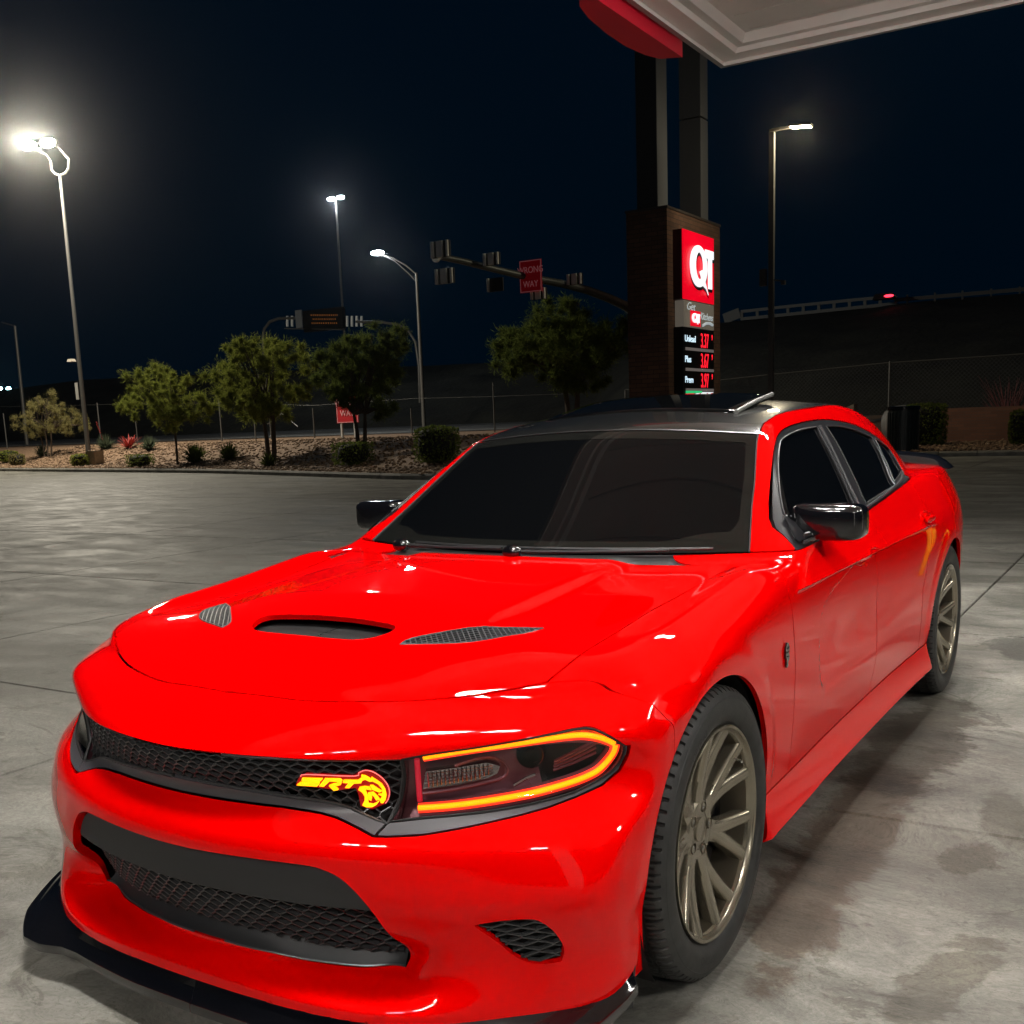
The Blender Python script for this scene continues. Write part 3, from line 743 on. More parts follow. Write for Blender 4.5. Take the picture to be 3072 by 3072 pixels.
def emb(pts,off): return onfront(pts,off)
EM=None
b=MB();P1=emb(E_PL,.006);P0=emb(E_PL,.012);n=len(P1)
b.add([tuple(p) for p in P1]+[tuple(p) for p in P0],[tuple(range(n)),tuple(range(2*n-1,n-1,-1))]+[(i,(i+1)%n,n+(i+1)%n,n+i) for i in range(n)])
EM=b.build('grille_emblem',DRED,CAR);EM['label']='lit SRT emblem with cat head in yellow on red'
for k,pl in E_.items():
    b=MB();P1=emb(pl,.001);P0=emb(pl,.0065);n=len(pl)
    b.add([tuple(p) for p in P1]+[tuple(p) for p in P0],[tuple(range(n))]+[(i,(i+1)%n,n+(i+1)%n,n+i) for i in range(n)])
    b.build('emblem_letter' if k in 'SRT' else 'emblem_cat_head',LOGO,EM)
surf_tube('emblem_edge',list(emb(E_PK,.006)),.0012,PINK,EM)
# ------------------------------------------------------------------ front splitter
LIPC=smooth_poly([(0,-.853),(.19,-.846),(.309,-.836),(.446,-.818),(.52,-.800),(.59,-.768),(.678,-.712),(.752,-.642),(.82,-.545),(.865,-.455),(.885,-.405)],4,False)
def spl_out(x,y,i,n):
    return None
lp=np.array(LIPC);s=np.r_[0,np.cumsum(np.hypot(*np.diff(lp,axis=0).T))];s/=s[-1]
tn=np.gradient(lp,axis=0);tn/=np.linalg.norm(tn,axis=1)[:,None];on=np.stack([tn[:,1],-tn[:,0]],-1)
out=np.interp(s,[0,.18,.30,.42,.47,.52,.58,.70,.85,.95,1],[.020,.024,.022,.020,.030,.070,.098,.092,.065,.035,.012])
zo=np.interp(s,[0,.42,.58,.75,.9,1],[.098,.098,.094,.108,.135,.150])
zi=np.interp(s,[0,.4,.5,.6,.8,1],[.158,.150,.152,.165,.175,.185])
V=[];F=[]
rows=[(0.0,0,-.012),(0.,1,0.),(.30,.62,0),(.36,.60,0),(.72,.22,0),(.90,.10,0),(1.0,.03,.004),(1.02,0,0.),(1.0,0,-.016),(.3,0,-.020),(-.6,0,-.018)]
N_=len(lp)
for i in range(N_):
    for a,hz,dz in rows:
        p=lp[i]-on[i]*.006+on[i]*(out[i]+.006)*a
        z=zo[i]+(zi[i]-zo[i])*hz+dz
        V.append((p[0],p[1],z))
nr=len(rows)
F=[(i*nr+k,(i+1)*nr+k,(i+1)*nr+k+1,i*nr+k+1) for i in range(N_-1) for k in range(1,nr-1)]
F+=[tuple((N_-1)*nr+k for k in range(1,nr))]
Vm=[(-x,y,z) for x,y,z in V];n=len(V)
b=MB();b.v=V+Vm;b.f=[tuple(f) for f in F]+[tuple(i+n for i in f[::-1]) for f in F]
o=b.build('front_splitter',GBLACK,CAR,smooth=True,angle=math.radians(30))
# side plate under the bumper corner ahead of each front wheel
for s_ in(1,-1):
    b=MB();pts=[(.70,-.60),(.80,-.53),(.865,-.44),(.885,-.395)]
    V=[];
    for (x,y) in pts:V+=[(s_*x,y,.19),(s_*(x-.01),y+.004,.085)]
    V+=[(s_*(v[0]*s_-.012),v[1]+.008,v[2]) for v in V[:8]]
    F=[(0,1,3,2),(2,3,5,4),(4,5,7,6)];F+=[tuple(i+8 for i in f[::-1]) for f in F]+[(1,9,11,3),(3,11,13,5),(5,13,15,7),(6,7,15,14),(0,8,9,1)]
    b.add(V,F);b.build('air_deflector',MBLACK,CAR)
# ------------------------------------------------------------------ wheels
def superell(c,r,e,n=28,m=18,shear=None):
    b=MB();V=[]
    f=lambda v,p:math.copysign(abs(v)**p,v)
    for j in range(m+1):
        ph=-math.pi/2+math.pi*j/m
        for i in range(n):
            th=2*math.pi*i/n
            p=Vector((r[0]*f(math.cos(ph),e[0])*f(math.cos(th),e[1]),r[1]*f(math.cos(ph),e[0])*f(math.sin(th),e[1]),r[2]*f(math.sin(ph),e[0])))
            if shear:p=shear(p)
            V.append(tuple(Vector(c)+p))
    F=[(j*n+i,j*n+(i+1)%n,(j+1)*n+(i+1)%n,(j+1)*n+i) for j in range(m) for i in range(n)]
    b.add(V,F);return b
R_=math.radians
def make_wheel():
    b=MB();b.lathe([(.116,.250),(.098,.2445),(.06,.238),(-.02,.230),(-.10,.232),(-.118,.262),(-.124,.265)],(0,0,0),'x',96)
    W=b.build('wheel',BRONZED,CAR,smooth=True)
    b=MB();b.lathe([(.118,.2645),(.129,.2655),(.1305,.263),(.128,.258),(.119,.2545),(.116,.250),(.108,.2475)],(0,0,0),'x',96);b.build('rim_lip',BRONZE,W,smooth=True)
    b=MB()
    hub=[(.040,.078),(.072,.078),(.0785,.072),(.080,.060),(.076,.040),(.076,.0001)]
    b.lathe(hub,(0,0,0),'x',48);b.build('hub',BRONZE,W,smooth=True)
    def arm(pts,ws,ds,b):
        V=[];n=len(pts)
        for i,(x,r,a) in enumerate(pts):
            p=Vector((x,r*math.sin(a),r*math.cos(a)))
            q0=pts[max(i-1,0)];q1=pts[min(i+1,n-1)]
            t=Vector((q1[0]-q0[0],q1[1]*math.sin(q1[2])-q0[1]*math.sin(q0[2]),q1[1]*math.cos(q1[2])-q0[1]*math.cos(q0[2]))).normalized()
            sd=t.cross(Vector((1,0,0))).normalized();u=sd.cross(t).normalized()
            if u.x<0:u=-u
            w_,d_=ws[i],ds[i]
            for k,(c,e) in enumerate([(-.5,-1),(-.56,-.45),(-.5,-.12),(-.30,.0),(0,.02),(.30,.0),(.5,-.12),(.56,-.45),(.5,-1)]):
                V.append(tuple(p+sd*(c*w_)+u*(e*d_)))
        F=[(i*9+k,(i+1)*9+k,(i+1)*9+(k+1)%9,i*9+(k+1)%9) for i in range(n-1) for k in range(9)]+[tuple(range(9)),tuple((n-1)*9+8-k for k in range(9))]
        b.add(V,F)
    pass
    proto=None
    for k in range(7):
        a0=R_(8.5+k*360/7)
        if proto is None:
            b=MB()
            arm([(.078,.045,0),(.078,.070,0),(.079,.10,0),(.084,.128,0)],[.062,.058,.054,.056],[.036,.036,.036,.034],b)
            for sg in(1,-1):
                arm([(.0785,.085,sg*R_(2.6)),(.082,.115,sg*R_(3.6)),(.089,.150,sg*R_(5.8)),(.099,.190,sg*R_(8.4)),(.110,.225,sg*R_(10.3)),(.118,.249,sg*R_(11.2))],[.032,.036,.037,.035,.033,.036],[.034,.034,.034,.034,.036,.042],b)
            proto=b.build('spoke',BRONZE,W,smooth=True,angle=R_(50));o=proto
        else:
            o=proto.copy();link(o,W)
        o.rotation_euler=(-a0,0,0)
    for k in range(5):
        a=R_(20+72*k);c=(.070,.0572*math.sin(a),.0572*math.cos(a))
        b=MB();b.lathe([(.0085,.0148),(.0115,.0135),(.0075,.012),(-.01,.0115)],c,'x',18);b.build('lug_pocket',BRONZED,W,smooth=True)
        b=MB();b.lathe([(-.004,.009),(.007,.009),(.0095,.006),(.0095,.0001)],c,'x',6);b.build('lug_nut',STEEL,W)
    b=MB();b.lathe([(.076,.031),(.080,.030),(.0815,.026),(.0815,.0001)],(0,0,0),'x',32);cc=b.build('centre_cap',BRONZE,W,smooth=True)
    b=MB();b.lathe([(.045,.205),(.045,.085),(.015,.085),(.015,.205)],(0,0,0),'x',64,closed=True);b.build('brake_disc',mat('dark_disc',(.06,.058,.055),.4,.8),W,smooth=True)
    b=MB()
    V=[]
    for x in(-.045,.052):
        for r in(.125,.205):
            for i in range(9):
                a=R_(62+8*i);V.append((x,r*math.sin(a)*1,r*math.cos(a)))
    F=[]
    for i in range(8):
        F+=[(i,i+1,10+i,9+i),(18+i,27+i,28+i,19+i),(i,18+i,19+i,i+1),(9+i,10+i,28+i,27+i)]
    F+=[(0,9,27,18),(8,26,35,17)]
    b.add(V,F);b.build('brake_caliper',GBLACK,W)
    b=MB();b.tube([(.108,.22*math.sin(R_(52)),.22*math.cos(R_(52))),(.125,.213*math.sin(R_(52)),.213*math.cos(R_(52)))],.004,8);b.build('valve',CHROME,W,smooth=True)
    # tyre with circumferential and cross grooves
    prof=[]  # x,r,kind : 0 plain, 1 shoulder block, 2 rib block
    def half(s):
        L=[(.110,.262,0),(.119,.2655,0),(.128,.276,0),(.1345,.290,0),(.1375,.308,0),(.1355,.325,0),(.1315,.338,0),(.126,.3475,0),(.1215,.353,3),(.114,.3582,1),(.104,.3608,1),(.088,.3622,1),(.0865,.3548,0),(.0785,.3548,0),(.077,.3628,2),(.060,.3632,2),(.043,.3636,2),(.0415,.3556,0),(.0335,.3556,0),(.032,.3638,2),(.016,.3640,2)]
        return L
    L=half(1);prof=L+[(0,.3640,2)]+[(-x,r,k) for x,r,k in L[::-1]]
    NS=720;prof=np.array(prof);m_=len(prof)
    ang=np.arange(NS)*2*np.pi/NS;ph=np.arange(NS)%9
    X=np.tile(prof[:,0],(NS,1));Rr=np.tile(prof[:,1],(NS,1));K=prof[:,2]
    for k in range(NS):
        g1=ph[k] in(0,1);g2=ph[k] in(0,4)
        for j in range(m_):
            if K[j]==1 and g1:Rr[k,j]-=.0085
            if K[j]==3 and g1:Rr[k,j]-=.007
            if K[j]==1 and ph[k]==5 and prof[j,1]>.3607:Rr[k,j]-=.0042
            if K[j]==2 and ((k+int(abs(prof[j,0])*200))%9 in(3,4)):Rr[k,j]-=.0062
    V=np.stack([X,Rr*np.cos(ang)[:,None],Rr*np.sin(ang)[:,None]],-1).reshape(-1,3)
    i=np.arange(NS)[:,None]*m_;j=np.arange(m_-1)[None];i2=((np.arange(NS)+1)%NS)[:,None]*m_
    F=np.stack([i+j,i+j+1,i2+j+1,i2+j],-1).reshape(-1,4)
    t=mobj('tyre',V,F,RUBBER,W,smooth=True);t.data.set_sharp_from_angle(angle=R_(28))
    b=MB()
    for r in(.272,.3335):b.lathe([(.1325 if r>.3 else .1245,r-.0012),(.1338 if r>.3 else .1262,r),(.1325 if r>.3 else .1245,r+.0012)],(0,0,0),'x',96)
    b.build('sidewall_ring',RUBBER,W,smooth=True)
    # moulded sidewall lettering
    cu=bpy.data.curves.new('t','FONT');r0=.3045;LM=mat('tyre_lettering',(.030,.030,.029),.7)
    for st,word in((.9,'OPTIMO'),(3.35,'275/40 ZR20'),(4.9,'OPTIMO')):
        cu.body=word;cu.size=.026;cu.extrude=0;ob=bpy.data.objects.new('t',cu);C.objects.link(ob);bpy.context.view_layer.update()
        me=ob.to_mesh();vv=[]
        for v in me.vertices:
            a=st+v.co.x/r0;rr=r0-.009+v.co.y;vv.append((.1383,-rr*math.cos(a)*1,rr*math.sin(a)))
        ff=[tuple(p.vertices) for p in me.polygons];ob.to_mesh_clear();bpy.data.objects.remove(ob)
        m2=bpy.data.meshes.new('sidewall_lettering');m2.from_pydata(vv,[],ff);m2.materials.append(LM);link(bpy.data.objects.new('sidewall_lettering',m2),W)
    return W
W0=make_wheel()
def place(W,loc,rz,rx):
    W.location=loc;W.rotation_euler=(rx,0,rz)
place(W0,(.800,0,.3635),0,0)
for loc,rz,rx in(((.792,3.055,.3635),0,R_(25) if False else .30),((-.800,0,.3635),math.pi,.2),((-.792,3.055,.3635),math.pi,.1)):
    w2=copy_tree(W0,CAR);place(w2,loc,rz,rx)
# wheel wells
for yc in(0.,3.055):
    for s_ in(1,-1):
        b=MB();V=[];n=30
        for x in(.895,.52):
            for i in range(n+1):
                a=math.radians(-38+256*i/n);V.append((s_*x,yc+.402*math.cos(a),.362+.402*math.sin(a)))
        F=[(i,i+1,n+2+i,n+1+i) for i in range(n)];b.add(V,F)
        b.add([V[n+1+i] for i in range(n+1)],[tuple(range(n+1))])
        b.build('wheel_arch_liner',DARK,CAR,smooth=True)
# floor pan
b=MB();b.box((0,1.6,.185),(1.50,4.4,.02));b.build('floor_pan',DARK,CAR)
# ------------------------------------------------------------------ mirrors
for s_ in(1,-1):
    def sh(p):
        k=1-.12*max(0,-p.x*s_/.12);q=Vector((p.x,p.y*(1 if p.y<0 else .75),p.z*k+(.012 if p.x*s_<0 else 0)*(-p.x*s_/.12)));q.y+=abs(p.x)*.12*(1 if p.x*s_>0 else .3);return q
    b=superell((s_*.898,1.05,1.025),(.113,.070,.058),(.40,.42),48,30,sh)
    Mi=b.build('door_mirror',GBLACK,CAR,smooth=True,angle=math.radians(80))
    b=MB();b.tube([(s_*.828,.955,.965),(s_*.840,.975,.980),(s_*.865,1.02,.990)],[.020,.017,.022],12);b.build('mirror_arm',GBLACK,Mi,smooth=True)
    b=superell((s_*.898,1.105,1.025),(.100,.008,.050),(.5,.5),24,12);b.build('mirror_glass',CHROME,Mi,smooth=True)
    # sail panel in the window corner
    P=onside([(.885,.972),(1.05,.978),(.955,1.050)],-.008)
    b=MB();b.add([tuple(p*[s_,1,1]) for p in P],[(0,1,2)]);b.build('mirror_sail_panel',DTRIM,CAR)
# ------------------------------------------------------------------ door handles
for s_ in(1,-1):
    for y0,y1,z0 in((1.46,1.655,.846),(2.47,2.66,.889)):
        yc=(y0+y1)/2;x=float(sx([yc],[z0])[0])
        pts=[(yc+.085*math.cos(a),z0+.006+.030*math.sin(a)) for a in np.linspace(0,2*math.pi,25)]
        P=onside(pts,-.001)*[s_,1,1];b=MB();b.tube([tuple(p) for p in P],.0035,8)
        Hn=b.build('door_handle',RED,CAR,smooth=True)
        b=superell((s_*(x+.016),yc,z0+.004),(.009,.088,.0135),(.7,.5),20,10);b.build('handle_grip',RED,Hn,smooth=True)
        b=superell((s_*(x+.000),yc,z0+.006),(.006,.078,.026),(.8,.8),20,10);b.build('handle_cup',RED,Hn,smooth=True)
        b=superell((s_*(x+.006),yc+.070,z0-.036),(.006,.010,.010),(.8,.8),14,8);b.build('key_lock',RED,Hn,smooth=True)
# ------------------------------------------------------------------ sunroof, tilted up at the back
V=[];F=[];nx,ny=17,11
for j in range(ny):
    for i in range(nx):
        u=-1+2*i/(nx-1);v=j/(ny-1);x=.405*u;y=1.55+.42*v
        V.append((x,y,float(sz([abs(x)],[1.55+.42*v])[0])+.004+.030*v))
nb=len(V);V+=[(x,y,z-.014) for x,y,z in V]
F=[(j*nx+i,j*nx+i+1,(j+1)*nx+i+1,(j+1)*nx+i) for j in range(ny-1) for i in range(nx-1)];F+=[tuple(q+nb for q in f[::-1]) for f in F]
ring=[i for i in range(nx)]+[j*nx+nx-1 for j in range(1,ny)]+[(ny-1)*nx+i for i in range(nx-2,-1,-1)]+[j*nx for j in range(ny-2,0,-1)]
F+=[(ring[k],ring[k]+nb,ring[(k+1)%len(ring)]+nb,ring[(k+1)%len(ring)]) for k in range(len(ring))]
S_=mobj('sunroof',V,F,GLASS,CAR,smooth=True);S_['label']='tilted glass sunroof'
P=[V[(ny-1)*nx+i] for i in range(nx)];b=MB();b.tube([V[j*nx+nx-1] for j in range(ny)],.0095,8);b.build('sunroof_seal',mat('sunroof_seal_grey',(.13,.13,.12),.4),S_,smooth=True)
# ------------------------------------------------------------------ wipers
def wy(x): return .560+.315*x*x
for piv,end in((-.48,-.03),(.02,.52)):
    xs=np.linspace(piv,end,9);P=[(x,wy(x)-.004+.010*k/8,.962+.001*k) for k,x in enumerate(xs)]
    b=MB();b.tube(P,[.007]*3+[.005]*6,8);Wp=b.build('wiper',MBLACK,CAR,smooth=True)
    b=superell((piv,wy(piv)-.012,.962),(.034,.024,.022),(.9,.9),18,10);b.build('wiper_pivot',GBLACK,Wp,smooth=True)
    xs=np.linspace(piv+.05,end+.12,12);P=[(x,wy(x)+.020,.972) for x in xs];b=MB();b.tube(P,.0055,6);b.build('wiper_blade',MBLACK,Wp,smooth=True)
# ------------------------------------------------------------------ rear spoiler, tail
V=[];xs=np.linspace(-.78,.78,33)
sec=[(0,0),(.05,.018),(.11,.030),(.16,.034),(.165,.028),(.11,.014),(.05,0),(0,-.01)]
for x in xs:
    a=abs(x)/.78;y0=3.88-.10*a*a;z0=1.098-.055*a**3
    h=1 if a<.85 else max(.05,1-((a-.85)/.15)**2)
    for dy,dz in sec:V.append((x,y0+dy,z0+dz*h*1.5))
F=[(i*8+k,(i+1)*8+k,(i+1)*8+(k+1)%8,i*8+(k+1)%8) for i in range(32) for k in range(8)]+[tuple(range(8)),tuple(32*8+7-k for k in range(8))]
b=MB();b.add(V,F);b.build('rear_spoiler',GBLACK,CAR,smooth=True,angle=math.radians(60))
# exhaust-side aero tip behind the rear wheel
for s_ in(1,-1):
    b=MB();b.box((s_*.86,3.56,.22),(.05,.12,.06),taper=.6);b.build('rear_valance_corner',GBLACK,CAR)
# ------------------------------------------------------------------ concrete forecourt
def concrete(name='concrete'):
    m=bpy.data.materials.new(name);m.use_nodes=True;t=m.node_tree;N=t.nodes;L=t.links;b=N['Principled BSDF']
    g=N.new('ShaderNodeNewGeometry')
    def mapn(sx_,sy_,rz=0):
        k=N.new('ShaderNodeMapping');k.inputs['Scale'].default_value=(sx_,sy_,1);k.inputs['Rotation'].default_value=(0,0,rz);L.new(warp.outputs[0],k.inputs[0]);return k
    nz=N.new('ShaderNodeTexNoise');nz.inputs['Scale'].default_value=.55;nz.inputs['Detail'].default_value=3;L.new(g.outputs['Position'],nz.inputs['Vector'])
    sc_=N.new('ShaderNodeVectorMath');sc_.operation='SCALE';sc_.inputs['Scale'].default_value=1.1;L.new(nz.outputs['Color'],sc_.inputs[0])
    warp=N.new('ShaderNodeVectorMath');warp.operation='ADD';L.new(g.outputs['Position'],warp.inputs[0]);L.new(sc_.outputs[0],warp.inputs[1])
    def noise(mp,s,d=6,ro=.6,dist=0):
        n=N.new('ShaderNodeTexNoise');n.inputs['Scale'].default_value=s;n.inputs['Detail'].default_value=d;n.inputs['Roughness'].default_value=ro;n.inputs['Distortion'].default_value=dist;L.new(mp.outputs[0],n.inputs['Vector']);return n
    def ramp(n,a,b_,ca,cb):
        r=N.new('ShaderNodeValToRGB');r.color_ramp.elements[0].position=a;r.color_ramp.elements[1].position=b_;r.color_ramp.elements[0].color=(*ca,1);r.color_ramp.elements[1].color=(*cb,1);L.new(n.outputs[0],r.inputs[0]);return r
    def mix(a,c,f,mode='MULTIPLY'):
        x=N.new('ShaderNodeMix');x.data_type='RGBA';x.blend_type=mode
        if isinstance(f,float):x.inputs[0].default_value=f
        else:L.new(f.outputs[0],x.inputs[0])
        L.new(a.outputs[2] if a.type=='MIX' else a.outputs[0],x.inputs[6]);L.new(c.outputs[2] if c.type=='MIX' else c.outputs[0],x.inputs[7]);return x
    st=noise(mapn(.75,1.7,.35),1.5,8,.66,.6);base=ramp(st,.32,.70,(.085,.083,.074),(.30,.294,.265))
    fine=noise(mapn(4.0,4.8,.5),5.,8,.74,1.8);c=mix(base,ramp(fine,.30,.68,(.66,.65,.62),(1.18,1.18,1.16)),.85)
    gr=noise(g and mapn(1,1),95.,3,.6);c=mix(c,ramp(gr,.25,.75,(.82,.82,.82),(1.12,1.12,1.12)),.8)
    # worn vein-like scratches
    v=noise(mapn(2.2,4.5,-.5),4.5,5,.65,2.5);ab=N.new('ShaderNodeMath');ab.operation='SUBTRACT';L.new(v.outputs[0],ab.inputs[0]);ab.inputs[1].default_value=.5
    ab2=N.new('ShaderNodeMath');ab2.operation='ABSOLUTE';L.new(ab.outputs[0],ab2.inputs[0]);c=mix(c,ramp(ab2,.0,.020,(.52,.50,.47),(1,1,1)),.75)
    wv=N.new('ShaderNodeTexWave');wv.wave_type='RINGS';wv.inputs['Scale'].default_value=.35;wv.inputs['Distortion'].default_value=9;wv.inputs['Detail'].default_value=4;wv.inputs['Detail Scale'].default_value=1.2;L.new(warp.outputs[0],wv.inputs[0]);c=mix(c,ramp(wv,.1,.8,(.84,.83,.81),(1.08,1.08,1.07)),.8)
    # dark oily patches and pale spill, then painted shade and a light pool
    p=noise(mapn(.55,.8,.2),.62,5,.62,.6);c=mix(c,ramp(p,.48,.62,(1,1,1),(.50,.49,.47)),.8)
    p2=noise(mapn(1.0,1.7,1.1),1.9,7,.7,1.2);c=mix(c,ramp(p2,.575,.60,(1,1,1),(.60,.585,.55)),.75)
    p3=noise(mapn(1,1,.6),21.,4,.7,.5);c=mix(c,ramp(p3,.72,.76,(0,0,0),(.28,.28,.26)),.5,'ADD')
    vo=N.new('ShaderNodeTexVoronoi');vo.feature='DISTANCE_TO_EDGE';vo.inputs['Scale'].default_value=.8;L.new(warp.outputs[0],vo.inputs['Vector'])
    c=mix(c,ramp(vo,.0,.006,(.5,.49,.47),(1,1,1)),.28)
    p4=noise(mapn(.9,.9,.9),3.1,8,.72,.8);c=mix(c,ramp(p4,.60,.66,(1,1,1),(.55,.53,.50)),.7)
    def stain_or_light(x,y,rx,ry,ang,nz_s,col,k):
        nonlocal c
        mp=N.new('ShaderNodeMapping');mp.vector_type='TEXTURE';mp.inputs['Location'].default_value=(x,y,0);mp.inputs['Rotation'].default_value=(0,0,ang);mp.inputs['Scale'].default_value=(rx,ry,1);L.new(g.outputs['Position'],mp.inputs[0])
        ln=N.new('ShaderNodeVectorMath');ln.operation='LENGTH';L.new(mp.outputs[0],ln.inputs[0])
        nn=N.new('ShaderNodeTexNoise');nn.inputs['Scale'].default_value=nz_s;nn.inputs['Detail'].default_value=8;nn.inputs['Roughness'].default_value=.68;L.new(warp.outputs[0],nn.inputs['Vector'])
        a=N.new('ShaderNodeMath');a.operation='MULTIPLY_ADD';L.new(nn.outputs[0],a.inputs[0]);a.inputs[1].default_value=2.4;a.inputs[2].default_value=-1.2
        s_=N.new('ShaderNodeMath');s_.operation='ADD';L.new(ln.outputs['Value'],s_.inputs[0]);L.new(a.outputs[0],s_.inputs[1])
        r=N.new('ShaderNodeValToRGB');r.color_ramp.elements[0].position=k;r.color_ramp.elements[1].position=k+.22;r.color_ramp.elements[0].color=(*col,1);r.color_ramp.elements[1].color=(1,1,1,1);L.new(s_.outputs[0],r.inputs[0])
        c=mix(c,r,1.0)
    stain_or_light(1.45,1.35,.36,.12,1.9,4.,(.62,.60,.56),.62);stain_or_light(1.36,1.0,.20,.10,1.2,7.,(.60,.57,.53),.60);stain_or_light(1.42,.18,.10,.42,-.2,6.,(.60,.58,.54),.6)
    stain_or_light(1.25,4.2,.30,.55,.5,3.,(.45,.45,.45),.7);stain_or_light(1.0,.9,.16,1.2,.05,4.,(.62,.52,.46),.7);stain_or_light(.98,2.2,.22,1.0,.0,5.,(.55,.52,.48),.7);stain_or_light(-1.6,-.6,.5,.25,.5,4.,(.70,.69,.66),.7)  # long strips beside the car paint its shadow into the concrete; others are stains
    stain_or_light(-7,6,1.8,2.6,.4,1.3,(1.38,1.38,1.38),.5);stain_or_light(-3.4,1.8,.25,.9,.9,4.,(.72,.71,.68),.6);stain_or_light(-9,11,1.2,4.,1.2,1.,(.72,.72,.71),.6)  # large bright patch paints a pool of lamplight into the slab colour
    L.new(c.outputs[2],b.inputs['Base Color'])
    rr=ramp(st,.3,.75,(.55,.55,.55),(.80,.80,.80));L.new(rr.outputs[0],b.inputs['Roughness'])
    bu=N.new('ShaderNodeBump');bu.inputs['Strength'].default_value=.45;bu.inputs['Distance'].default_value=.006;L.new(fine.outputs[0],bu.inputs['Height'])
    bu2=N.new('ShaderNodeBump');bu2.inputs['Strength'].default_value=.25;bu2.inputs['Distance'].default_value=.002;L.new(gr.outputs[0],bu2.inputs['Height']);L.new(bu.outputs[0],bu2.inputs['Normal']);L.new(bu2.outputs[0],b.inputs['Normal'])
    b.inputs['Specular IOR Level'].default_value=.35
    return m
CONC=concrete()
def ycurb(x): return np.interp(x,[-120,-47.5,-28,-15.2,-11,-7.5,-4,60],[48,29.8,25.35,20.5,21.5,26.5,30.0,30.2])
def amp(x): return np.interp(x,[-16,-11,-7,60],[1.,.8,.10,.10])
def Tz(x,y):
    c=y-ycurb(x);z=.15+.86*amp(x)*(sst(np.asarray(c,float),0.1,7.5));k=np.clip((y-41)/36.,0,1)
    return z+(1.46-z)*k*np.where(c>0,1,0)
def ong(px,py,Y0=34):
    """where the sight line meets the ground or the planted bank"""
    k=3072/1932;a=(px*k-1536)/FPX;b=(py*k-1536-PYO)/FPX;d=_f+_r2*a-_u2*b
    for t in np.arange(6,80,.05):
        p=CAM+d*t
        if p.y>ycurb(p.x):
            if p.z<=Tz(p.x,p.y):return p
        elif p.z<=0:return p
    p=at(px,py,Y0);p.z=float(Tz(p.x,p.y));return p
mobj('ground',[(-160,-30,-.35),(70,-30,-.35),(70,80,-.35),(-160,80,-.35)],[(0,1,2,3)],mat('subsoil',(.05,.045,.04),.9))['kind']='structure'
slab_me={}
gx=[-2.285+2.93*k for k in range(-24,7)];gy=[4.56-3.33*3+3.33*k for k in range(-3,14)]
fc=empty('forecourt');fc['kind']='structure'
def slab(x0,x1,y0,y1):
    w_,h_=x1-x0-.012,y1-y0-.012;key=(round(w_,3),round(h_,3))
    if key not in slab_me:
        b=MB();e=.006
        V=[(-w_/2,-h_/2,-.2),(w_/2,-h_/2,-.2),(w_/2,h_/2,-.2),(-w_/2,h_/2,-.2),(-w_/2,-h_/2,-e),(w_/2,-h_/2,-e),(w_/2,h_/2,-e),(-w_/2,h_/2,-e),(-w_/2+e,-h_/2+e,0),(w_/2-e,-h_/2+e,0),(w_/2-e,h_/2-e,0),(-w_/2+e,h_/2-e,0)]
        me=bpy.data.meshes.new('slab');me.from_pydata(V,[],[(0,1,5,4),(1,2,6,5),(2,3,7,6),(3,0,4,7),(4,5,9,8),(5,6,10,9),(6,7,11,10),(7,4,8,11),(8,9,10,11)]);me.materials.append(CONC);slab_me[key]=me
    o=bpy.data.objects.new('slab',slab_me[key]);o.location=((x0+x1)/2,(y0+y1)/2,0);link(o,fc)
for i in range(len(gx)-1):
    for j in range(len(gy)-1):
        if gy[j]<max(ycurb(gx[i]),ycurb(gx[i+1]))+.3 and (gy[j]>-7 or gx[i]>-9) and gx[i]>-62:slab(gx[i],gx[i+1],gy[j],gy[j+1])
# ------------------------------------------------------------------ kerb, gravel bank, road, hill
KERB=mat('kerb_concrete',(.20,.19,.165),.8,noise=(3,.35),bump=(60,.3,.004))
def strip(name,xs,fa,m,kind='structure'):
    V=[];n=None
    for x in xs:
        r=fa(x);n=len(r);V+=r
    F=[(i*n+k,(i+1)*n+k,(i+1)*n+k+1,i*n+k+1) for i in range(len(xs)-1) for k in range(n-1)]
    o=mobj(name,V,F,m);
    me=o.data;bm=bmesh.new();bm.from_mesh(me);bmesh.ops.recalc_face_normals(bm,faces=bm.faces)
    if sum(f.normal.z*f.calc_area() for f in bm.faces)<0:bmesh.ops.reverse_faces(bm,faces=bm.faces)
    bm.to_mesh(me);bm.free();o['kind']=kind;return o
ke=empty('kerb');ke['kind']='structure'
kx=np.concatenate([np.arange(-62,-16,3.),np.arange(-16,-3,1.2),np.arange(-3,30,3.)])
for a_,c_ in zip(kx[:-1],kx[1:]):
    y0,y1=float(ycurb(a_)),float(ycurb(c_));a=Vector((a_,y0,0));c=Vector((c_,y1,0));t=(c-a).normalized();nn=Vector((-t.y,t.x,0));a=a+t*.008;c=c-t*.008
    b=MB();pf=[(0,-.1),(.0,.10),(.035,.148),(.05,.152),(.17,.152),(.17,-.1)]
    V=[p+nn*u+Vector((0,0,v)) for p in(a,c) for u,v in pf];n=6
    b.add(V,[(i,i+6,(i+1)%6+6,(i+1)%6) for i in range(6)]+[tuple(range(6)),tuple(range(11,5,-1))]);b.build('kerb_stone',KERB,ke)
GRAV=mat('gravel_bank',(.20,.125,.075),.85,noise=(14,.45),bump=(16,.9,.03))
xs=np.concatenate([np.arange(-110,-20,1.5),np.arange(-20,-2,.6),np.arange(-2,60,2.)])
def bank(x):
    y0=float(ycurb(x))+.17;ys=np.concatenate([y0+np.linspace(0,9,22),np.linspace(max(y0+9.5,41),62,10)]);return [(x,float(y),float(Tz(x,y))-.005) for y in ys]
strip('gravel_bank',xs,bank,GRAV)
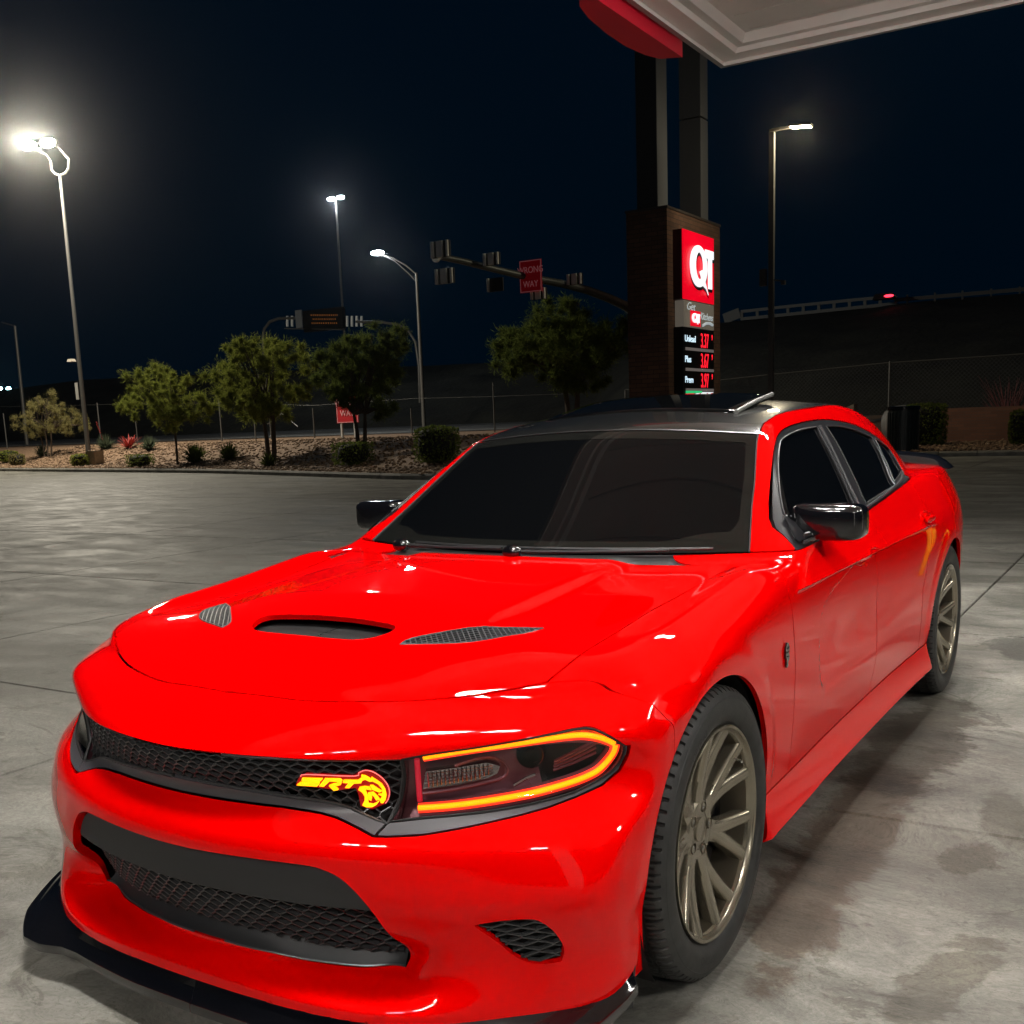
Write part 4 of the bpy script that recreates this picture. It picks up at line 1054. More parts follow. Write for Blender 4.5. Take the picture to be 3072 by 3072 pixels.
# loose stones over the bank
ico=[];bm=bmesh.new();bmesh.ops.create_icosphere(bm,subdivisions=1,radius=1);iv=np.array([v.co[:] for v in bm.verts]);ifc=np.array([[v.index for v in f.verts] for f in bm.faces]);bm.free()
def stones(name,pts,smin_,smax_,m,label,cat):
    V=[];F=[];n=0
    for (x,y,z) in pts:
        s=rng.uniform(smin_,smax_);v=iv*(1+rng.uniform(-.25,.25,(len(iv),1)))*[s,s*rng.uniform(.6,1),s*rng.uniform(.45,.8)];a=rng.uniform(0,6.28);ca,sa=math.cos(a),math.sin(a)
        v=v@np.array([[ca,sa,0],[-sa,ca,0],[0,0,1]])+[x,y,z+s*.2];V.append(v);F.append(ifc+n);n+=len(iv)
    o=mobj(name,np.concatenate(V),np.concatenate(F),m);o['kind']='stuff';tag(o,label,cat);return o
P=[]
while len(P)<9000:
    if rng.random()<.75:x=rng.uniform(-52,-12);y=ycurb(x)+.2+rng.random()**1.2*7.5
    else:x=rng.uniform(-8,6);y=ycurb(x)+.2+rng.random()*6
    P.append((x,y,float(Tz(x,y))))
def stonemat():
    m=mat('pale_stone',(.34,.25,.175),.85);t=m.node_tree;g=t.nodes.new('ShaderNodeNewGeometry');r=t.nodes.new('ShaderNodeValToRGB')
    r.color_ramp.elements[0].color=(.10,.06,.035,1);r.color_ramp.elements[1].color=(.37,.25,.155,1);t.links.new(g.outputs['Random Per Island'],r.inputs[0]);t.links.new(r.outputs[0],t.nodes['Principled BSDF'].inputs['Base Color']);return m
stones('loose_stones',P,.028,.075,stonemat(),'tan loose stones covering the planted bank behind the kerb','gravel')
# frontage road beyond the bank
ROAD=mat('asphalt',(.045,.045,.044),.75,noise=(2,.2))
def rd(x):
    return [(x,float(y),float(Tz(x,y))+.03) for y in np.linspace(45,76,8)]
strip('road',np.arange(-150,-6,4.),rd,ROAD)
PAINT=mat('road_paint',(.6,.6,.56),.6)
for yy,w_ in((48.,.12),(62.,.12),(74.,.12)):
    strip('road_marking',np.arange(-150,-6,4.),lambda x:[(x,yy,float(Tz(x,yy))+.036),(x,yy+w_*2,float(Tz(x,yy+w_*2))+.036)],PAINT)
# hill
HILL=mat('dark_grass_hill',(.016,.016,.011),.95,noise=(.25,.6),bump=(2,.8,.2))
rid=[(-90,752),(0,737),(150,717),(400,705),(500,700),(800,690),(950,683),(1120,655),(1240,628),(1365,608),(1550,590),(1680,574),(1800,563),(1932,553),(2100,540),(2600,510)]
V=[];rows=9
for px,py in rid:
    top=at(px,py,105)
    for k in range(rows):
        t=k/(rows-1);base_y=(78 if px<1150 else 52);yy=base_y+(105-base_y)*t;z0=1.3 if px<1150 else .6
        p=at(px,py,105);d=Vector((p.x-CAM.x,p.y-CAM.y,0));d/=d.y;q=Vector((CAM.x,CAM.y,0))+d*(yy-CAM.y)
        V.append((q.x,q.y,z0-.6*(k==0)+(top.z-z0)*(t**.9)))
F=[(i*rows+k,(i+1)*rows+k,(i+1)*rows+k+1,i*rows+k+1) for i in range(len(rid)-1) for k in range(rows-1)]
o=mobj('hill',V,F,HILL,smooth=True);o['kind']='structure'
bm=bmesh.new();bm.from_mesh(o.data);bmesh.ops.subdivide_edges(bm,edges=bm.edges,cuts=3,use_grid_fill=True)
for v in bm.verts:
    v.co.z+=.22*math.sin(v.co.x*.7+v.co.y*.4)*math.sin(v.co.y*.33)
bmesh.ops.recalc_face_normals(bm,faces=bm.faces);bm.to_mesh(o.data);bm.free()
# ------------------------------------------------------------------ fuel canopy
CAN=mat('canopy_white',(.86,.80,.77),.5,noise=(2,.05))
CANR=mat('canopy_red',(.62,.008,.03),.35)
can=empty('fuel_canopy',(0,0,0),'white fuel station canopy soffit overhanging at top right with red bullnose','canopy')
X0,X1,Y0_,Y1_,ZC=-2.08,9.6,-8.4,8.03,4.62
def ring(name,ins0,ins1,z0,z1,m):
    a=[(X0+ins0,Y0_+ins0),(X1-ins0,Y0_+ins0),(X1-ins0,Y1_-ins0),(X0+ins0,Y1_-ins0)];c=[(X0+ins1,Y0_+ins1),(X1-ins1,Y0_+ins1),(X1-ins1,Y1_-ins1),(X0+ins1,Y1_-ins1)]
    V=[(*p,z0) for p in a]+[(*p,z1) for p in c];return mobj(name,V,[(i,(i+1)%4,4+(i+1)%4,4+i) for i in range(4)],m,can)
ring('canopy_fascia',0,0,ZC+1.0,ZC,CAN);ring('drip_edge',-.03,-.03,ZC+.03,ZC-.012,CAN);ring('drip_edge',-.03,.02,ZC-.012,ZC-.012,mat('canopy_grey_edge',(.30,.28,.27),.5));ring('drip_edge',.02,.02,ZC-.012,ZC+.02,CAN)
ring('soffit_border',.02,.20,ZC+.02,ZC+.02,CAN);ring('soffit_step',.20,.22,ZC+.02,ZC+.06,CAN);ring('soffit_border',.22,.30,ZC+.06,ZC+.06,CAN);ring('soffit_step',.30,.34,ZC+.06,ZC+.13,CAN);ring('soffit_border',.34,.40,ZC+.13,ZC+.13,CAN)
dk=MB();wd=.405;k=0
yy=Y1_-.40
dme=None
while yy-wd>Y0_+.4:
    if dme is None:
        L_=X1-X0-.8;V=[(-L_/2,-wd/2+.004,.012),(-L_/2,-wd/2+.008,0),(-L_/2,wd/2-.008,0),(-L_/2,wd/2-.004,.012)];V+=[(L_/2,v[1],v[2]) for v in V]
        b=MB();b.add(V,[(0,4,5,1),(1,5,6,2),(2,6,7,3)]);o=b.build('soffit_panel',CAN,can);dme=o
    else:
        o=dme.copy();link(o,can)
    o.location=((X0+X1)/2,yy-wd/2,ZC+.13);yy-=wd
mobj('canopy_roof',[(X0,Y0_,ZC+.30),(X1,Y0_,ZC+.30),(X1,Y1_,ZC+.30),(X0,Y1_,ZC+.30)],[(0,1,2,3)],CAN,can)
# red bullnose along the left edge: px reference for its end
k=3072/1932
def onX(px,py,X):
    a=(px*k-1536)/FPX;b=(py*k-1536-PYO)/FPX;d=_f+_r2*a-_u2*b;return CAM+d*((X-CAM.x)/d.x)
b=MB();pl=[(-2.13,5.30),(-2.22,5.40),(-2.30,5.56),(-2.36,5.82),(-2.40,6.2),(-2.41,6.6),(-2.37,6.9),(-2.31,7.08),(-2.13,7.17)]
b.prism(pl,lambda u,v,h:(u,v,ZC-.13+h),.95);b.build('red_bullnose',CANR,can)
# canopy columns outside the frame hold it up
for x,y in((6.2,5.2),(6.2,-5.5)):
    b=MB();b.box((x,y,ZC/2),(.35,.35,ZC));b.build('canopy_column',CAN,can)
# canopy lights
DIFF=mat('lit_diffuser',(1,1,1),.5,emit=(1.0,.972,.92),es=250)
def canopy_light(x,y,lab):
    t=empty('canopy_light',(x,y,ZC+.115),lab,'ceiling light','square lights under the canopy')
    b=MB();b.box((0,0,-.015),(.62,.62,.05));f=b.build('light_frame',CAN,t)
    for s_ in(-1,1):
        b=MB();b.box((s_*.14,0,-.045),(.20,.46,.012));b.build('diffuser',DIFF,t)
    return t
rowname={4.7:'rear',-.9:'middle',-6.5:'front'}
for x,sd in((.05,'left of the pair above the car'),(.85,'right of the pair above the car'),(6.5,'left of the pair over the right lane'),(7.3,'right of the pair over the right lane')):
    for y,rn in rowname.items():
        canopy_light(x,y,'square canopy light, '+sd+', '+rn+' row')

# ------------------------------------------------------------------ price monument
BR=bpy.data.materials.new('dark_brick');BR.use_nodes=True;t=BR.node_tree;bk=t.nodes.new('ShaderNodeTexBrick');bk.inputs['Scale'].default_value=1
bk.inputs['Color1'].default_value=(.16,.085,.055,1);bk.inputs['Color2'].default_value=(.10,.055,.038,1);bk.inputs['Mortar'].default_value=(.055,.04,.032,1);bk.inputs['Brick Width'].default_value=.42;bk.inputs['Row Height'].default_value=.14;bk.inputs['Mortar Size'].default_value=.012
g=t.nodes.new('ShaderNodeNewGeometry');sp=t.nodes.new('ShaderNodeSeparateXYZ');cb=t.nodes.new('ShaderNodeCombineXYZ');ad2=t.nodes.new('ShaderNodeMath');ad2.operation='ADD'
t.links.new(g.outputs['Position'],sp.inputs[0]);t.links.new(sp.outputs[0],ad2.inputs[0]);t.links.new(sp.outputs[1],ad2.inputs[1]);t.links.new(ad2.outputs[0],cb.inputs[0]);t.links.new(sp.outputs[2],cb.inputs[1]);t.links.new(cb.outputs[0],bk.inputs['Vector']);t.links.new(bk.outputs[0],t.nodes['Principled BSDF'].inputs['Base Color']);t.nodes['Principled BSDF'].inputs['Roughness'].default_value=.8
YM=31.;cn=at(1258,392,YM);XM=cn.x;lf=at(1181,400,YM);bk_=onX(1358,419,XM);ztop=cn.z
mon=empty('price_monument',(XM,YM,0),'tall brown brick monument with lit red QT sign and fuel prices','sign')
def rel(o):o.location=(-XM,-YM,0);return o
b=MB();b.box(((lf.x+XM)/2,(YM+bk_.y)/2,ztop/2),(XM-lf.x,bk_.y-YM,ztop));rel(b.build('brick_pier',BR,mon))
b=MB();b.box(((lf.x+XM)/2,(YM+bk_.y)/2,ztop+.04),(XM-lf.x+.06,bk_.y-YM+.06,.08));rel(b.build('pier_cap',mat('cap_metal',(.06,.05,.045),.5),mon))
def sgn(name,px0,px1,pyt0,pyt1,pyb0,pyb1,m,x0,x1):
    P=[onX(px0,pyt0,x1),onX(px1,pyt1,x1),onX(px1,pyb1,x1),onX(px0,pyb0,x1)]
    y0=(P[0].y+P[3].y)/2;y1=(P[1].y+P[2].y)/2;z1=(P[0].z+P[1].z)/2;z0=(P[2].z+P[3].z)/2
    b=MB();b.box(((x0+x1)/2,(y0+y1)/2,(z0+z1)/2),(x1-x0,y1-y0,z1-z0));return rel(b.build(name,m,mon)),y0,y1,z0,z1
SR=mat('lit_sign_red',(.6,.0,.02),.4,emit=(.78,.0,.012),es=.85)
SW=mat('lit_sign_white',(.9,.9,.9),.4,emit=(.86,.93,1),es=1.0)
SB=mat('sign_black',(.006,.006,.006),.4)
SRB=mat('sign_side_dark',(.035,.003,.004),.4)
xs1=XM+.35
rs,y0,y1,z0,z1=sgn('logo_panel',1288.5,1346.8,434.5,447.5,567.5,570.5,SR,xs1-.03,xs1)
b=MB();b.box((XM+.16,(y0+y1)/2,(z0+z1)/2),(.32,y1-y0,z1-z0));rel(b.build('logo_cabinet',SRB,mon))
H_=z1-z0;Wd=y1-y0
def face(poly,x,name,m,th=.03,parent=mon):
    b=MB();n=len(poly);V=[(x+th,y0+u*Wd,z0+v*H_) for u,v in poly]+[(x,y0+u*Wd,z0+v*H_) for u,v in poly]
    b.add(V,[tuple(range(n)),tuple(range(2*n-1,n-1,-1))]+[(i,(i+1)%n,n+(i+1)%n,n+i) for i in range(n)]);return rel(b.build(name,m,parent))
def qring(cx,cz,rx,rz,ix,iz,icx,n=40):
    O=[(cx+rx*math.cos(a),cz+rz*math.sin(a)) for a in np.linspace(0,2*math.pi,n,endpoint=False)];I=[(icx+ix*math.cos(a),cz+.01+iz*math.sin(a)) for a in np.linspace(0,2*math.pi,n,endpoint=False)];return O,I
def annulus(O,I,x,name,m,th=.03):
    n=len(O);V=[(x+th,y0+u*Wd,z0+v*H_) for u,v in O+I]+[(x,y0+u*Wd,z0+v*H_) for u,v in O+I]
    F=[(i,(i+1)%n,n+(i+1)%n,n+i) for i in range(n)]+[(2*n+i,i,(i+1)%n,2*n+(i+1)%n)[::-1] for i in range(n)]+[(n+i,3*n+i,3*n+(i+1)%n,n+(i+1)%n)[::-1] for i in range(n)]
    b=MB();b.add(V,F);return rel(b.build(name,m,mon))
def qt(x,m,dx,dz,nm):
    O,I=qring(.45+dx,.515+dz,.275,.305,.125,.20,.475+dx);annulus(O,I,x,nm,m)
    face([(.48+dx,.44+dz),(.56+dx,.47+dz),(.62+dx,.36+dz),(.76+dx,.12+dz),(.70+dx,.20+dz),(.60+dx,.24+dz),(.54+dx,.34+dz)],x+.001,nm,m)
    face([(.66+dx,.79+dz),(.935+dx,.79+dz),(.935+dx,.67+dz),(.88+dx,.67+dz),(.88+dx,.215+dz),(.76+dx,.215+dz),(.76+dx,.67+dz),(.66+dx,.67+dz)],x+.002,nm,m)
qt(xs1+.002,SB,.035,-.045,'logo_shadow');qt(xs1+.036,SW,0,0,'logo_letter')
KG=mat('kitchen_panel',(.16,.145,.12),.5,emit=(.20,.175,.14),es=.35)
kp,ky0,ky1,kz0,kz1=sgn('kitchen_panel',1290.2,1346.8,569.5,573,618.4,620.2,KG,XM+.02,XM+.33)
def textface(body,size,x,yc,zc,m,name,sx_=1.,font=None,parent=mon,rot=(math.pi/2,0,math.pi/2),shear=0,align='LEFT',ext=.006):
    cu=bpy.data.curves.new('text','FONT');cu.body=body;cu.size=size;cu.extrude=ext;cu.shear=shear;cu.align_x=align;cu.space_character=1.0
    ob=bpy.data.objects.new('text',cu);C.objects.link(ob);ob.rotation_euler=rot;ob.location=(x,yc,zc);ob.scale=(sx_,1,1);bpy.context.view_layer.update()
    me=bpy.data.meshes.new_from_object(ob);M=ob.matrix_world.copy();me.transform(M);bpy.data.objects.remove(ob);me.materials.clear();me.materials.append(m)
    o=bpy.data.objects.new(name,me);link(o,parent);return o
y0s,W0s,z0s,H0s=y0,Wd,z0,H_
KW=mat('kitchen_script',(.5,.55,.58),.5,emit=(.5,.58,.62),es=.55)
kw=ky1-ky0;kh=kz1-kz0;kxp=XM+.335
rel(textface('Get',kh*.42,kxp,ky0+kw*.08,kz0+kh*.66,KW,'panel_lettering',kw/kh*.42,shear=.35))
rel(textface('Kitchens',kh*.40,kxp,ky0+kw*.53,kz0+kh*.36,KW,'panel_lettering',kw/kh*.30,shear=.35))
b=MB();b.tube([(kxp,ky0+kw*.60,kz0+kh*.12),(kxp,ky0+kw*.72,kz0+kh*.23),(kxp,ky0+kw*.84,kz0+kh*.25),(kxp,ky0+kw*.94,kz0+kh*.20)],.05,6);rel(b.build('panel_underline',KW,mon))
y0,Wd,z0,H_=ky0+kw*.20,kw*.33,kz0+kh*.05,kh*.60
face([(0,0),(1,0),(1,1),(0,1)],kxp,'small_logo_panel',SR,.01)
qt(kxp+.012,SW,-.06,.02,'small_logo_letter')
pp,py0,py1,pz0,pz1=sgn('price_panel',1288.5,1346.8,619.5,621,746,744,SB,XM+.02,XM+.33)
PRW=mat('price_text_white',(.8,.9,1),.4,emit=(.62,.85,1),es=1.1);PRR=mat('price_digit_red',(1,.02,.02),.4,emit=(1,.012,.03),es=1.35);PGR=mat('price_green',(.02,.5,.15),.4,emit=(.02,.55,.18),es=.9);SEP=mat('separator_grey',(.16,.14,.135),.5,emit=(.17,.15,.145),es=.5)
pw=py1-py0;ph_=pz1-pz0;rowh=ph_*.304
for i,(nm,pr) in enumerate((('Unlead','3.37'),('Plus','3.67'),('Prem','3.97'))):
    zt=pz1-ph_*.035-i*rowh
    rel(textface(nm,rowh*.46,XM+.335,py0+pw*.06,zt-rowh*.58,PRW,'fuel_name',pw/rowh*.30/1.15))
    rel(textface(pr,rowh*1.02,XM+.335,py0+pw*.56,zt-rowh*.80,PRR,'price_digits',pw/rowh*.150))
    rel(textface('9',rowh*.40,XM+.335,py0+pw*.925,zt-rowh*.38,PRR,'price_digits',pw/rowh*.14))
    b=MB();b.box((XM+.335,py0+pw*.53,zt-rowh*.93),(.03,pw*.90,rowh*.14));rel(b.build('separator_bar',SEP,mon))
b=MB();b.box((XM+.338,py0+pw*.33,pz0+ph_*.035),(.03,pw*.50,ph_*.05));rel(b.build('green_price_strip',PGR,mon))
b=MB();b.box((XM+.338,py0+pw*.78,pz0+ph_*.032),(.03,pw*.36,ph_*.02));rel(b.build('white_price_strip',SW,mon))
PST=mat('post_metal_shaded',(.020,.021,.025),.45,.2)  # darkened copy, the shade of the post fronts is in the colour
for (pxc,pyb,pxl,pxr,Yp) in((1240,395,1202,1259,YM+.35),(1322,410,1283,1335,0)):
    if Yp==0:
        q=onX(1322,410,XM-.20);Yp=q.y
        c=at(pxc,pyb,Yp)
    else:c=at(pxc,pyb,Yp)
    l=at(pxl,pyb,Yp);r=onX(pxr,pyb,c.x);D_=min(max(r.y-Yp,.2),1.5)
    p=empty('sign_post',((c.x+l.x)/2,Yp,0))
    tag(p,'grey steel post rising from the brick pier behind the canopy, '+('left one of two' if pxc<1300 else 'right one of two'),'post','steel posts above the brick pier')
    zs=[ztop+.08,13.,19.,24.] if pxc<1300 else [ztop+.08,11.4,17.5,24.]
    for z_a,z_b in zip(zs[:-1],zs[1:]):
        b=MB();b.box((0,D_/2,(z_a+z_b)/2),(c.x-l.x,D_,z_b-z_a-.05));b.build('post_section',PST,p)
        b=MB();b.box(((c.x-l.x)/2+.011,D_/2,(z_a+z_b)/2),(.02,D_-.01,z_b-z_a-.07));b.build('post_lit_side',mat('post_lit_face',(.16,.165,.18),.45,.2),p)  # lighter sheet added to paint lamplight onto the post side
# ------------------------------------------------------------------ lamp poles
POLE=mat('galvanised_pole',(.11,.107,.10),.45,.4);POLED=mat('dark_pole',(.07,.065,.06),.5,.3)
def lampmat(n,col,es): return mat(n,(1,1,1),.5,emit=col,es=es)
def pointlight(loc,e,col,r=.15,parent=None,spot=None,target=None):
    ld=bpy.data.lights.new('lamp','SPOT' if spot else 'POINT');ld.energy=e;ld.color=col;ld.shadow_soft_size=r
    if spot:ld.spot_size=math.radians(spot);ld.spot_blend=.6
    o=bpy.data.objects.new('lamp_light',ld);link(o,parent);o.location=loc
    if target is not None:
        o.rotation_euler=(Vector(target)-Vector(loc)).to_track_quat('-Z','Y').to_euler()
    return o
# tall double-headed pole at the left
YP=33.;pb=at(165,835,YP);pt=at(113,330,YP);gz_=float(Tz(pb.x,YP));
px_=(pb.x+pt.x)/2
tp=empty('lamp_pole',(pb.x,YP,gz_),'tall grey lamp pole with two blazing floodlights on a U bracket','lamp')
b=MB();b.tube([(0,0,-.4),(0,0,1.2),(pt.x-pb.x,0,pt.z-gz_)],[.13,.115,.07],16);b.build('pole',POLE,tp,smooth=True)
def rp(px,py,Y=YP):
    v=at(px,py,Y);return (v.x-pb.x,v.y-YP,v.z-gz_)
b=MB();b.tube([rp(96,305),rp(97,320),rp(104,328),rp(113,331),rp(123,327),rp(129,318),rp(130,300),rp(122,292)],.055,10);b.build('lamp_bracket',POLE,tp,smooth=True)
b=MB();b.tube([rp(97,307),rp(88,292),rp(66,281,YP-.6)],.045,8);b.tube([rp(122,292),rp(112,280),rp(98,273,YP-.6)],.045,8);b.build('lamp_neck',POLE,tp,smooth=True)
HOT=lampmat('floodlight_glow',(1,.90,.70),70)
for (a_,c_) in((56,273),(93,268)):
    q=Vector(rp(a_,c_,YP-.6));
    b=superell(q,(.42,.30,.15),(.7,.7),18,10);b.build('floodlight',POLED,tp,smooth=True)
    b=superell(q+Vector((.05,-.12,-.06)),(.40,.26,.20),(.8,.8),18,10);b.build('floodlight_lens',HOT,tp,smooth=True)
    pointlight(q+Vector((1.15,-1.42,-.34)),8500,(1,.91,.74),.25,tp)
b=MB();q=Vector(rp(150,738));b.box(q+Vector((0,-.15,0)),(.20,.03,.82));b.build('pole_notice',mat('notice_white',(.45,.45,.42),.5),tp)
q=Vector(rp(138,680));b=MB();b.box(q+Vector((0,-.1,0)),(.34,.30,.13),taper=.75);b.build('pole_camera',mat('camera_beige',(.4,.36,.3),.5),tp)
# right pole
YR=31.;rb=at(1454,790,YR);rt=at(1456,250,YR)
rpole=empty('lamp_pole',(rb.x,YR,.2),'square lamp pole right of the brick pier with one warm LED head','lamp')
def rq(px,py,Y=YR):
    v=at(px,py,Y);return (v.x-rb.x,v.y-YR,v.z-.2)
h=rt.z-.2
b=MB();b.box((0,0,h/2-.2),(.155,.155,h+.4));b.build('pole',POLE,rpole)
b=MB();b.bar(rq(1452,247),rq(1494,239),.09,.07);b.build('lamp_arm',POLED,rpole)
a0=Vector(rq(1490,238));a1=Vector(rq(1532,235));b=MB();b.bar(a0,a1,.34,.07);b.build('lamp_head',POLED,rpole)
b=MB();b.bar(a0+Vector((.05,0,-.045)),a1+Vector((-.05,0,-.045)),.26,.02);b.build('led_panel',lampmat('warm_led',(1,.88,.55),90),rpole)
pointlight((a0+a1)/2+Vector((0,0,-.12)),650,(1,.86,.58),.2,rpole)
b=MB();b.box(Vector(rq(1440,524)),(.20,.16,.50));b.build('junction_box',POLED,rpole)
b=MB();b.bar(rq(1456,528),rq(1478,530),.05,.05);b.box(Vector(rq(1478,533)),(.12,.14,.12));b.build('pole_camera',POLE,rpole)
# far double lamp mast
ym=88.;mb_=at(650,640,ym);mt_=at(630,377,ym)
tm=empty('lamp_mast',(mb_.x,ym,1.),'thin tall mast with two small white lamps far behind the trees','lamp')
b=MB();b.tube([(0,0,-1),(0,0,mt_.z-1)],[.16,.10],10);b.build('pole',POLE,tm,smooth=True)
WH=lampmat('cool_lamp_glow',(.86,.95,1),55)
for s_ in(-1,1):
    b=superell((s_*.62,0,mt_.z-1+.12),(.42,.3,.17),(.8,.8),14,8);b.build('lamp_head',WH,tm,smooth=True)
b=MB();b.bar((-.6,0,mt_.z-1),(.6,0,mt_.z-1),.08,.08);b.build('cross_arm',POLE,tm)
pointlight((0,-.6,mt_.z-1.6),1500,(.86,.95,1),.3,tm)
# street light with truss arm
ysl=52.;sb=at(800,800,ysl);stp=at(786,515,ysl);sl=empty('street_light',(sb.x,ysl,1.),'grey street light with long truss arm and white lamp beside the road','street light')
def rs_(px,py):
    v=at(px,py,ysl);return (v.x-sb.x,v.y-ysl,v.z-1)
b=MB();b.tube([(0,0,-1.),(0,0,stp.z-1)],[.14,.09],12);b.build('pole',POLE,sl,smooth=True)
b=MB();b.tube([rs_(786,518),rs_(765,500),rs_(740,486),rs_(716,479)],.05,8);b.tube([rs_(786,532),rs_(770,515),rs_(745,492),rs_(725,482)],.035,8);b.build('truss_arm',POLE,sl,smooth=True)
q=Vector(rs_(712,477));b=superell(q,(.42,.3,.13),(.8,.8),14,8);b.build('lamp_head',WH,sl,smooth=True);pointlight(q+Vector((0,0,-.4)),700,(.86,.95,1),.2,sl)
# dark pole at the far left edge, distant lamps
yl=50.;lb=at(42,762,yl);lt=at(28,615,yl);lp_=empty('dark_pole',(lb.x,yl,1.),'unlit slim grey pole at the far left edge','pole');b=MB();b.tube([(0,0,-.8),(lt.x-lb.x,0,lt.z-1)],[.15,.10],10);b.build('shaft',POLE,lp_,smooth=True)
b=MB();b.tube([(lt.x-lb.x,0,lt.z-1),(lt.x-lb.x-1.6,0,lt.z-.6)],.05,8);b.build('arm',POLED,lp_)
for px_2,lab in((2,'distant teal-white lamp at the left edge, nearer the picture edge'),(18,'distant teal-white lamp at the left edge, right one of the pair')):
    v=at(px_2,733,118.);t_=empty('distant_lamp',(v.x,118.,0.),lab,'lamp','distant lamps at the left edge');b=MB();b.tube([(0,0,0),(0,0,v.z)],.12,8);b.build('pole',POLED,t_)
    b=superell((0,-.2,v.z),(.55,.3,.28),(.9,.9),12,8);b.build('lamp_head',lampmat('teal_lamp',(.45,.95,1),26),t_,smooth=True)

bo=empty('bollard',(2.06,6.5,0),'yellow steel bollard standing beside the pump lane out of frame right','bollard')
b=MB();b.lathe([(0,.055),(.95,.055),(1.0,.035),(1.01,.0001)],(0,0,0),'z',20);b.build('bollard_sleeve',mat('bollard_yellow',(.80,.42,.01),.4),bo,smooth=True)
# ------------------------------------------------------------------ plants
def leafmat(name,c0,c1):
    m=mat(name,c0,.9,spec=.0);t=m.node_tree;g=t.nodes.new('ShaderNodeNewGeometry');r=t.nodes.new('ShaderNodeValToRGB')
    r.color_ramp.elements[0].color=(*c0,1);r.color_ramp.elements[1].color=(*c1,1);t.links.new(g.outputs['Random Per Island'],r.inputs[0]);b=t.nodes['Principled BSDF'];t.links.new(r.outputs[0],b.inputs['Base Color']);tl_=t.nodes.new('ShaderNodeBsdfTranslucent');t.links.new(r.outputs[0],tl_.inputs[0]);ms=t.nodes.new('ShaderNodeMixShader');ms.inputs[0].default_value=.45;t.links.new(b.outputs[0],ms.inputs[1]);t.links.new(tl_.outputs[0],ms.inputs[2]);t.links.new(ms.outputs[0],t.nodes['Material Output'].inputs[0]);return m
LFA=leafmat('leaf_yellow_green',(.115,.155,.025),(.31,.33,.07));LFB=leafmat('leaf_dark_green',(.07,.105,.024),(.18,.215,.055));LFC=leafmat('leaf_pale',(.14,.135,.05),(.32,.28,.12))
BARK=mat('bark',(.075,.055,.04),.9,bump=(30,.5,.01))
def leaves(cl,n,ln,wd,droop=0.,up=.5):
    """cl: (centre, radius) clumps; n leaves per clump pointing outward"""
    N_=len(cl)*n;c=np.repeat(np.array([q[0] for q in cl],float),n,0);r=np.repeat(np.array([q[1] for q in cl],float),n,0)
    d=rng.normal(size=(N_,3));d[:,2]+=up;d/=np.linalg.norm(d,axis=1)[:,None]
    p=c+d*(r*np.abs(rng.normal(0,.62,N_)))[:,None]
    a=d+rng.normal(size=(N_,3))*.45;a[:,2]-=droop;a/=np.linalg.norm(a,axis=1)[:,None]
    s=np.cross(a,rng.normal(size=(N_,3)));s/=np.linalg.norm(s,axis=1)[:,None]
    L=(ln*rng.uniform(.6,1.3,N_))[:,None];W_=(wd*rng.uniform(.7,1.2,N_))[:,None]
    V=np.stack([p-a*L*.5,p+s*W_*.5,p+a*L*.5,p-s*W_*.5],1).reshape(-1,3);F=np.arange(N_*4).reshape(-1,4);return V,F
def crown_clumps(c,r,n,cr,hollow=.45):
    out=[]
    while len(out)<n:
        v=rng.uniform(-1,1,3);q=np.linalg.norm(v)
        if q>1 or q<hollow:continue
        out.append((np.array(c)+v*np.array(r),cr*rng.uniform(.65,1.3)))
    return out
def tree(name,bx,by,Yo,parts,label,cat,m,nl,ln=.13,wd=.022,trunk=.09,stems=1,cr=.30,base=None,group=None,up=.5):
    """parts: crown blobs given as px rectangles of the sight line plane"""
    g=ong(bx,by) if base is None else base
    Y=g.y
    root=empty(name,(g.x,g.y,g.z),label,cat,group)
    cl=[];tops=[]
    for (x0,x1,y0,y1,n) in parts:
        a=at(x0,(y0+y1)/2,Y);b_=at(x1,(y0+y1)/2,Y);t=at((x0+x1)/2,y0,Y);u=at((x0+x1)/2,y1,Y)
        # x spans obliquely: width across the view
        wv=(b_-a).length/2*.88;c=Vector(((a.x+b_.x)/2,Y,(t.z+u.z)/2));hz=(t.z-u.z)/2
        cc=(c.x-g.x,c.y-g.y,c.z-g.z);cl+=crown_clumps(cc,(wv,wv,hz),int(n*1.9),cr*.72*(.6+.4*min(1,wv)),.25);tops.append((Vector(cc),wv,hz))
    V,F=leaves(cl,nl,ln,wd,up=up);o=mobj('crown',V,F,m,root)
    b=MB();low=min(t[0].z-t[2]*.3 for t in tops)
    for s in range(stems):
        ox=(s-(stems-1)/2)*.28 if stems>1 else 0
        pts=[(ox,0,-.15),(ox*1.3+.02,.01,low*.5),(ox*1.8,.0,low)];b.tube(pts,[trunk,trunk*.8,trunk*.62],8)
        for t in tops:
            for k in range(5):
                e=t[0]+Vector((rng.uniform(-.7,.7)*t[1],rng.uniform(-.7,.7)*t[1],rng.uniform(-.1,.7)*t[2]));b.tube([pts[-1],tuple(Vector(pts[-1])*.45+e*.55+Vector((0,0,.1))),tuple(e)],[trunk*.5,trunk*.3,trunk*.1],6)
    b.build('trunk',BARK,root,smooth=True);return root
tree('shrub_tree',88,838,0,[(44,140,752,828,26),(60,110,738,780,9),(110,155,778,828,8)],'small pale bushy tree with several stems beside the tall left lamp pole','tree',LFC,300,.15,.017,.05,3,.30)
tree('young_tree',335,876,0,[(252,350,690,752,17),(238,330,735,798,18),(320,402,740,790,11),(285,355,760,822,10),(330,400,765,800,6)],'small slim-trunked tree with two-tiered yellow-green crown near the kerb','tree',LFA,420,.18,.015,.055,1,.27)
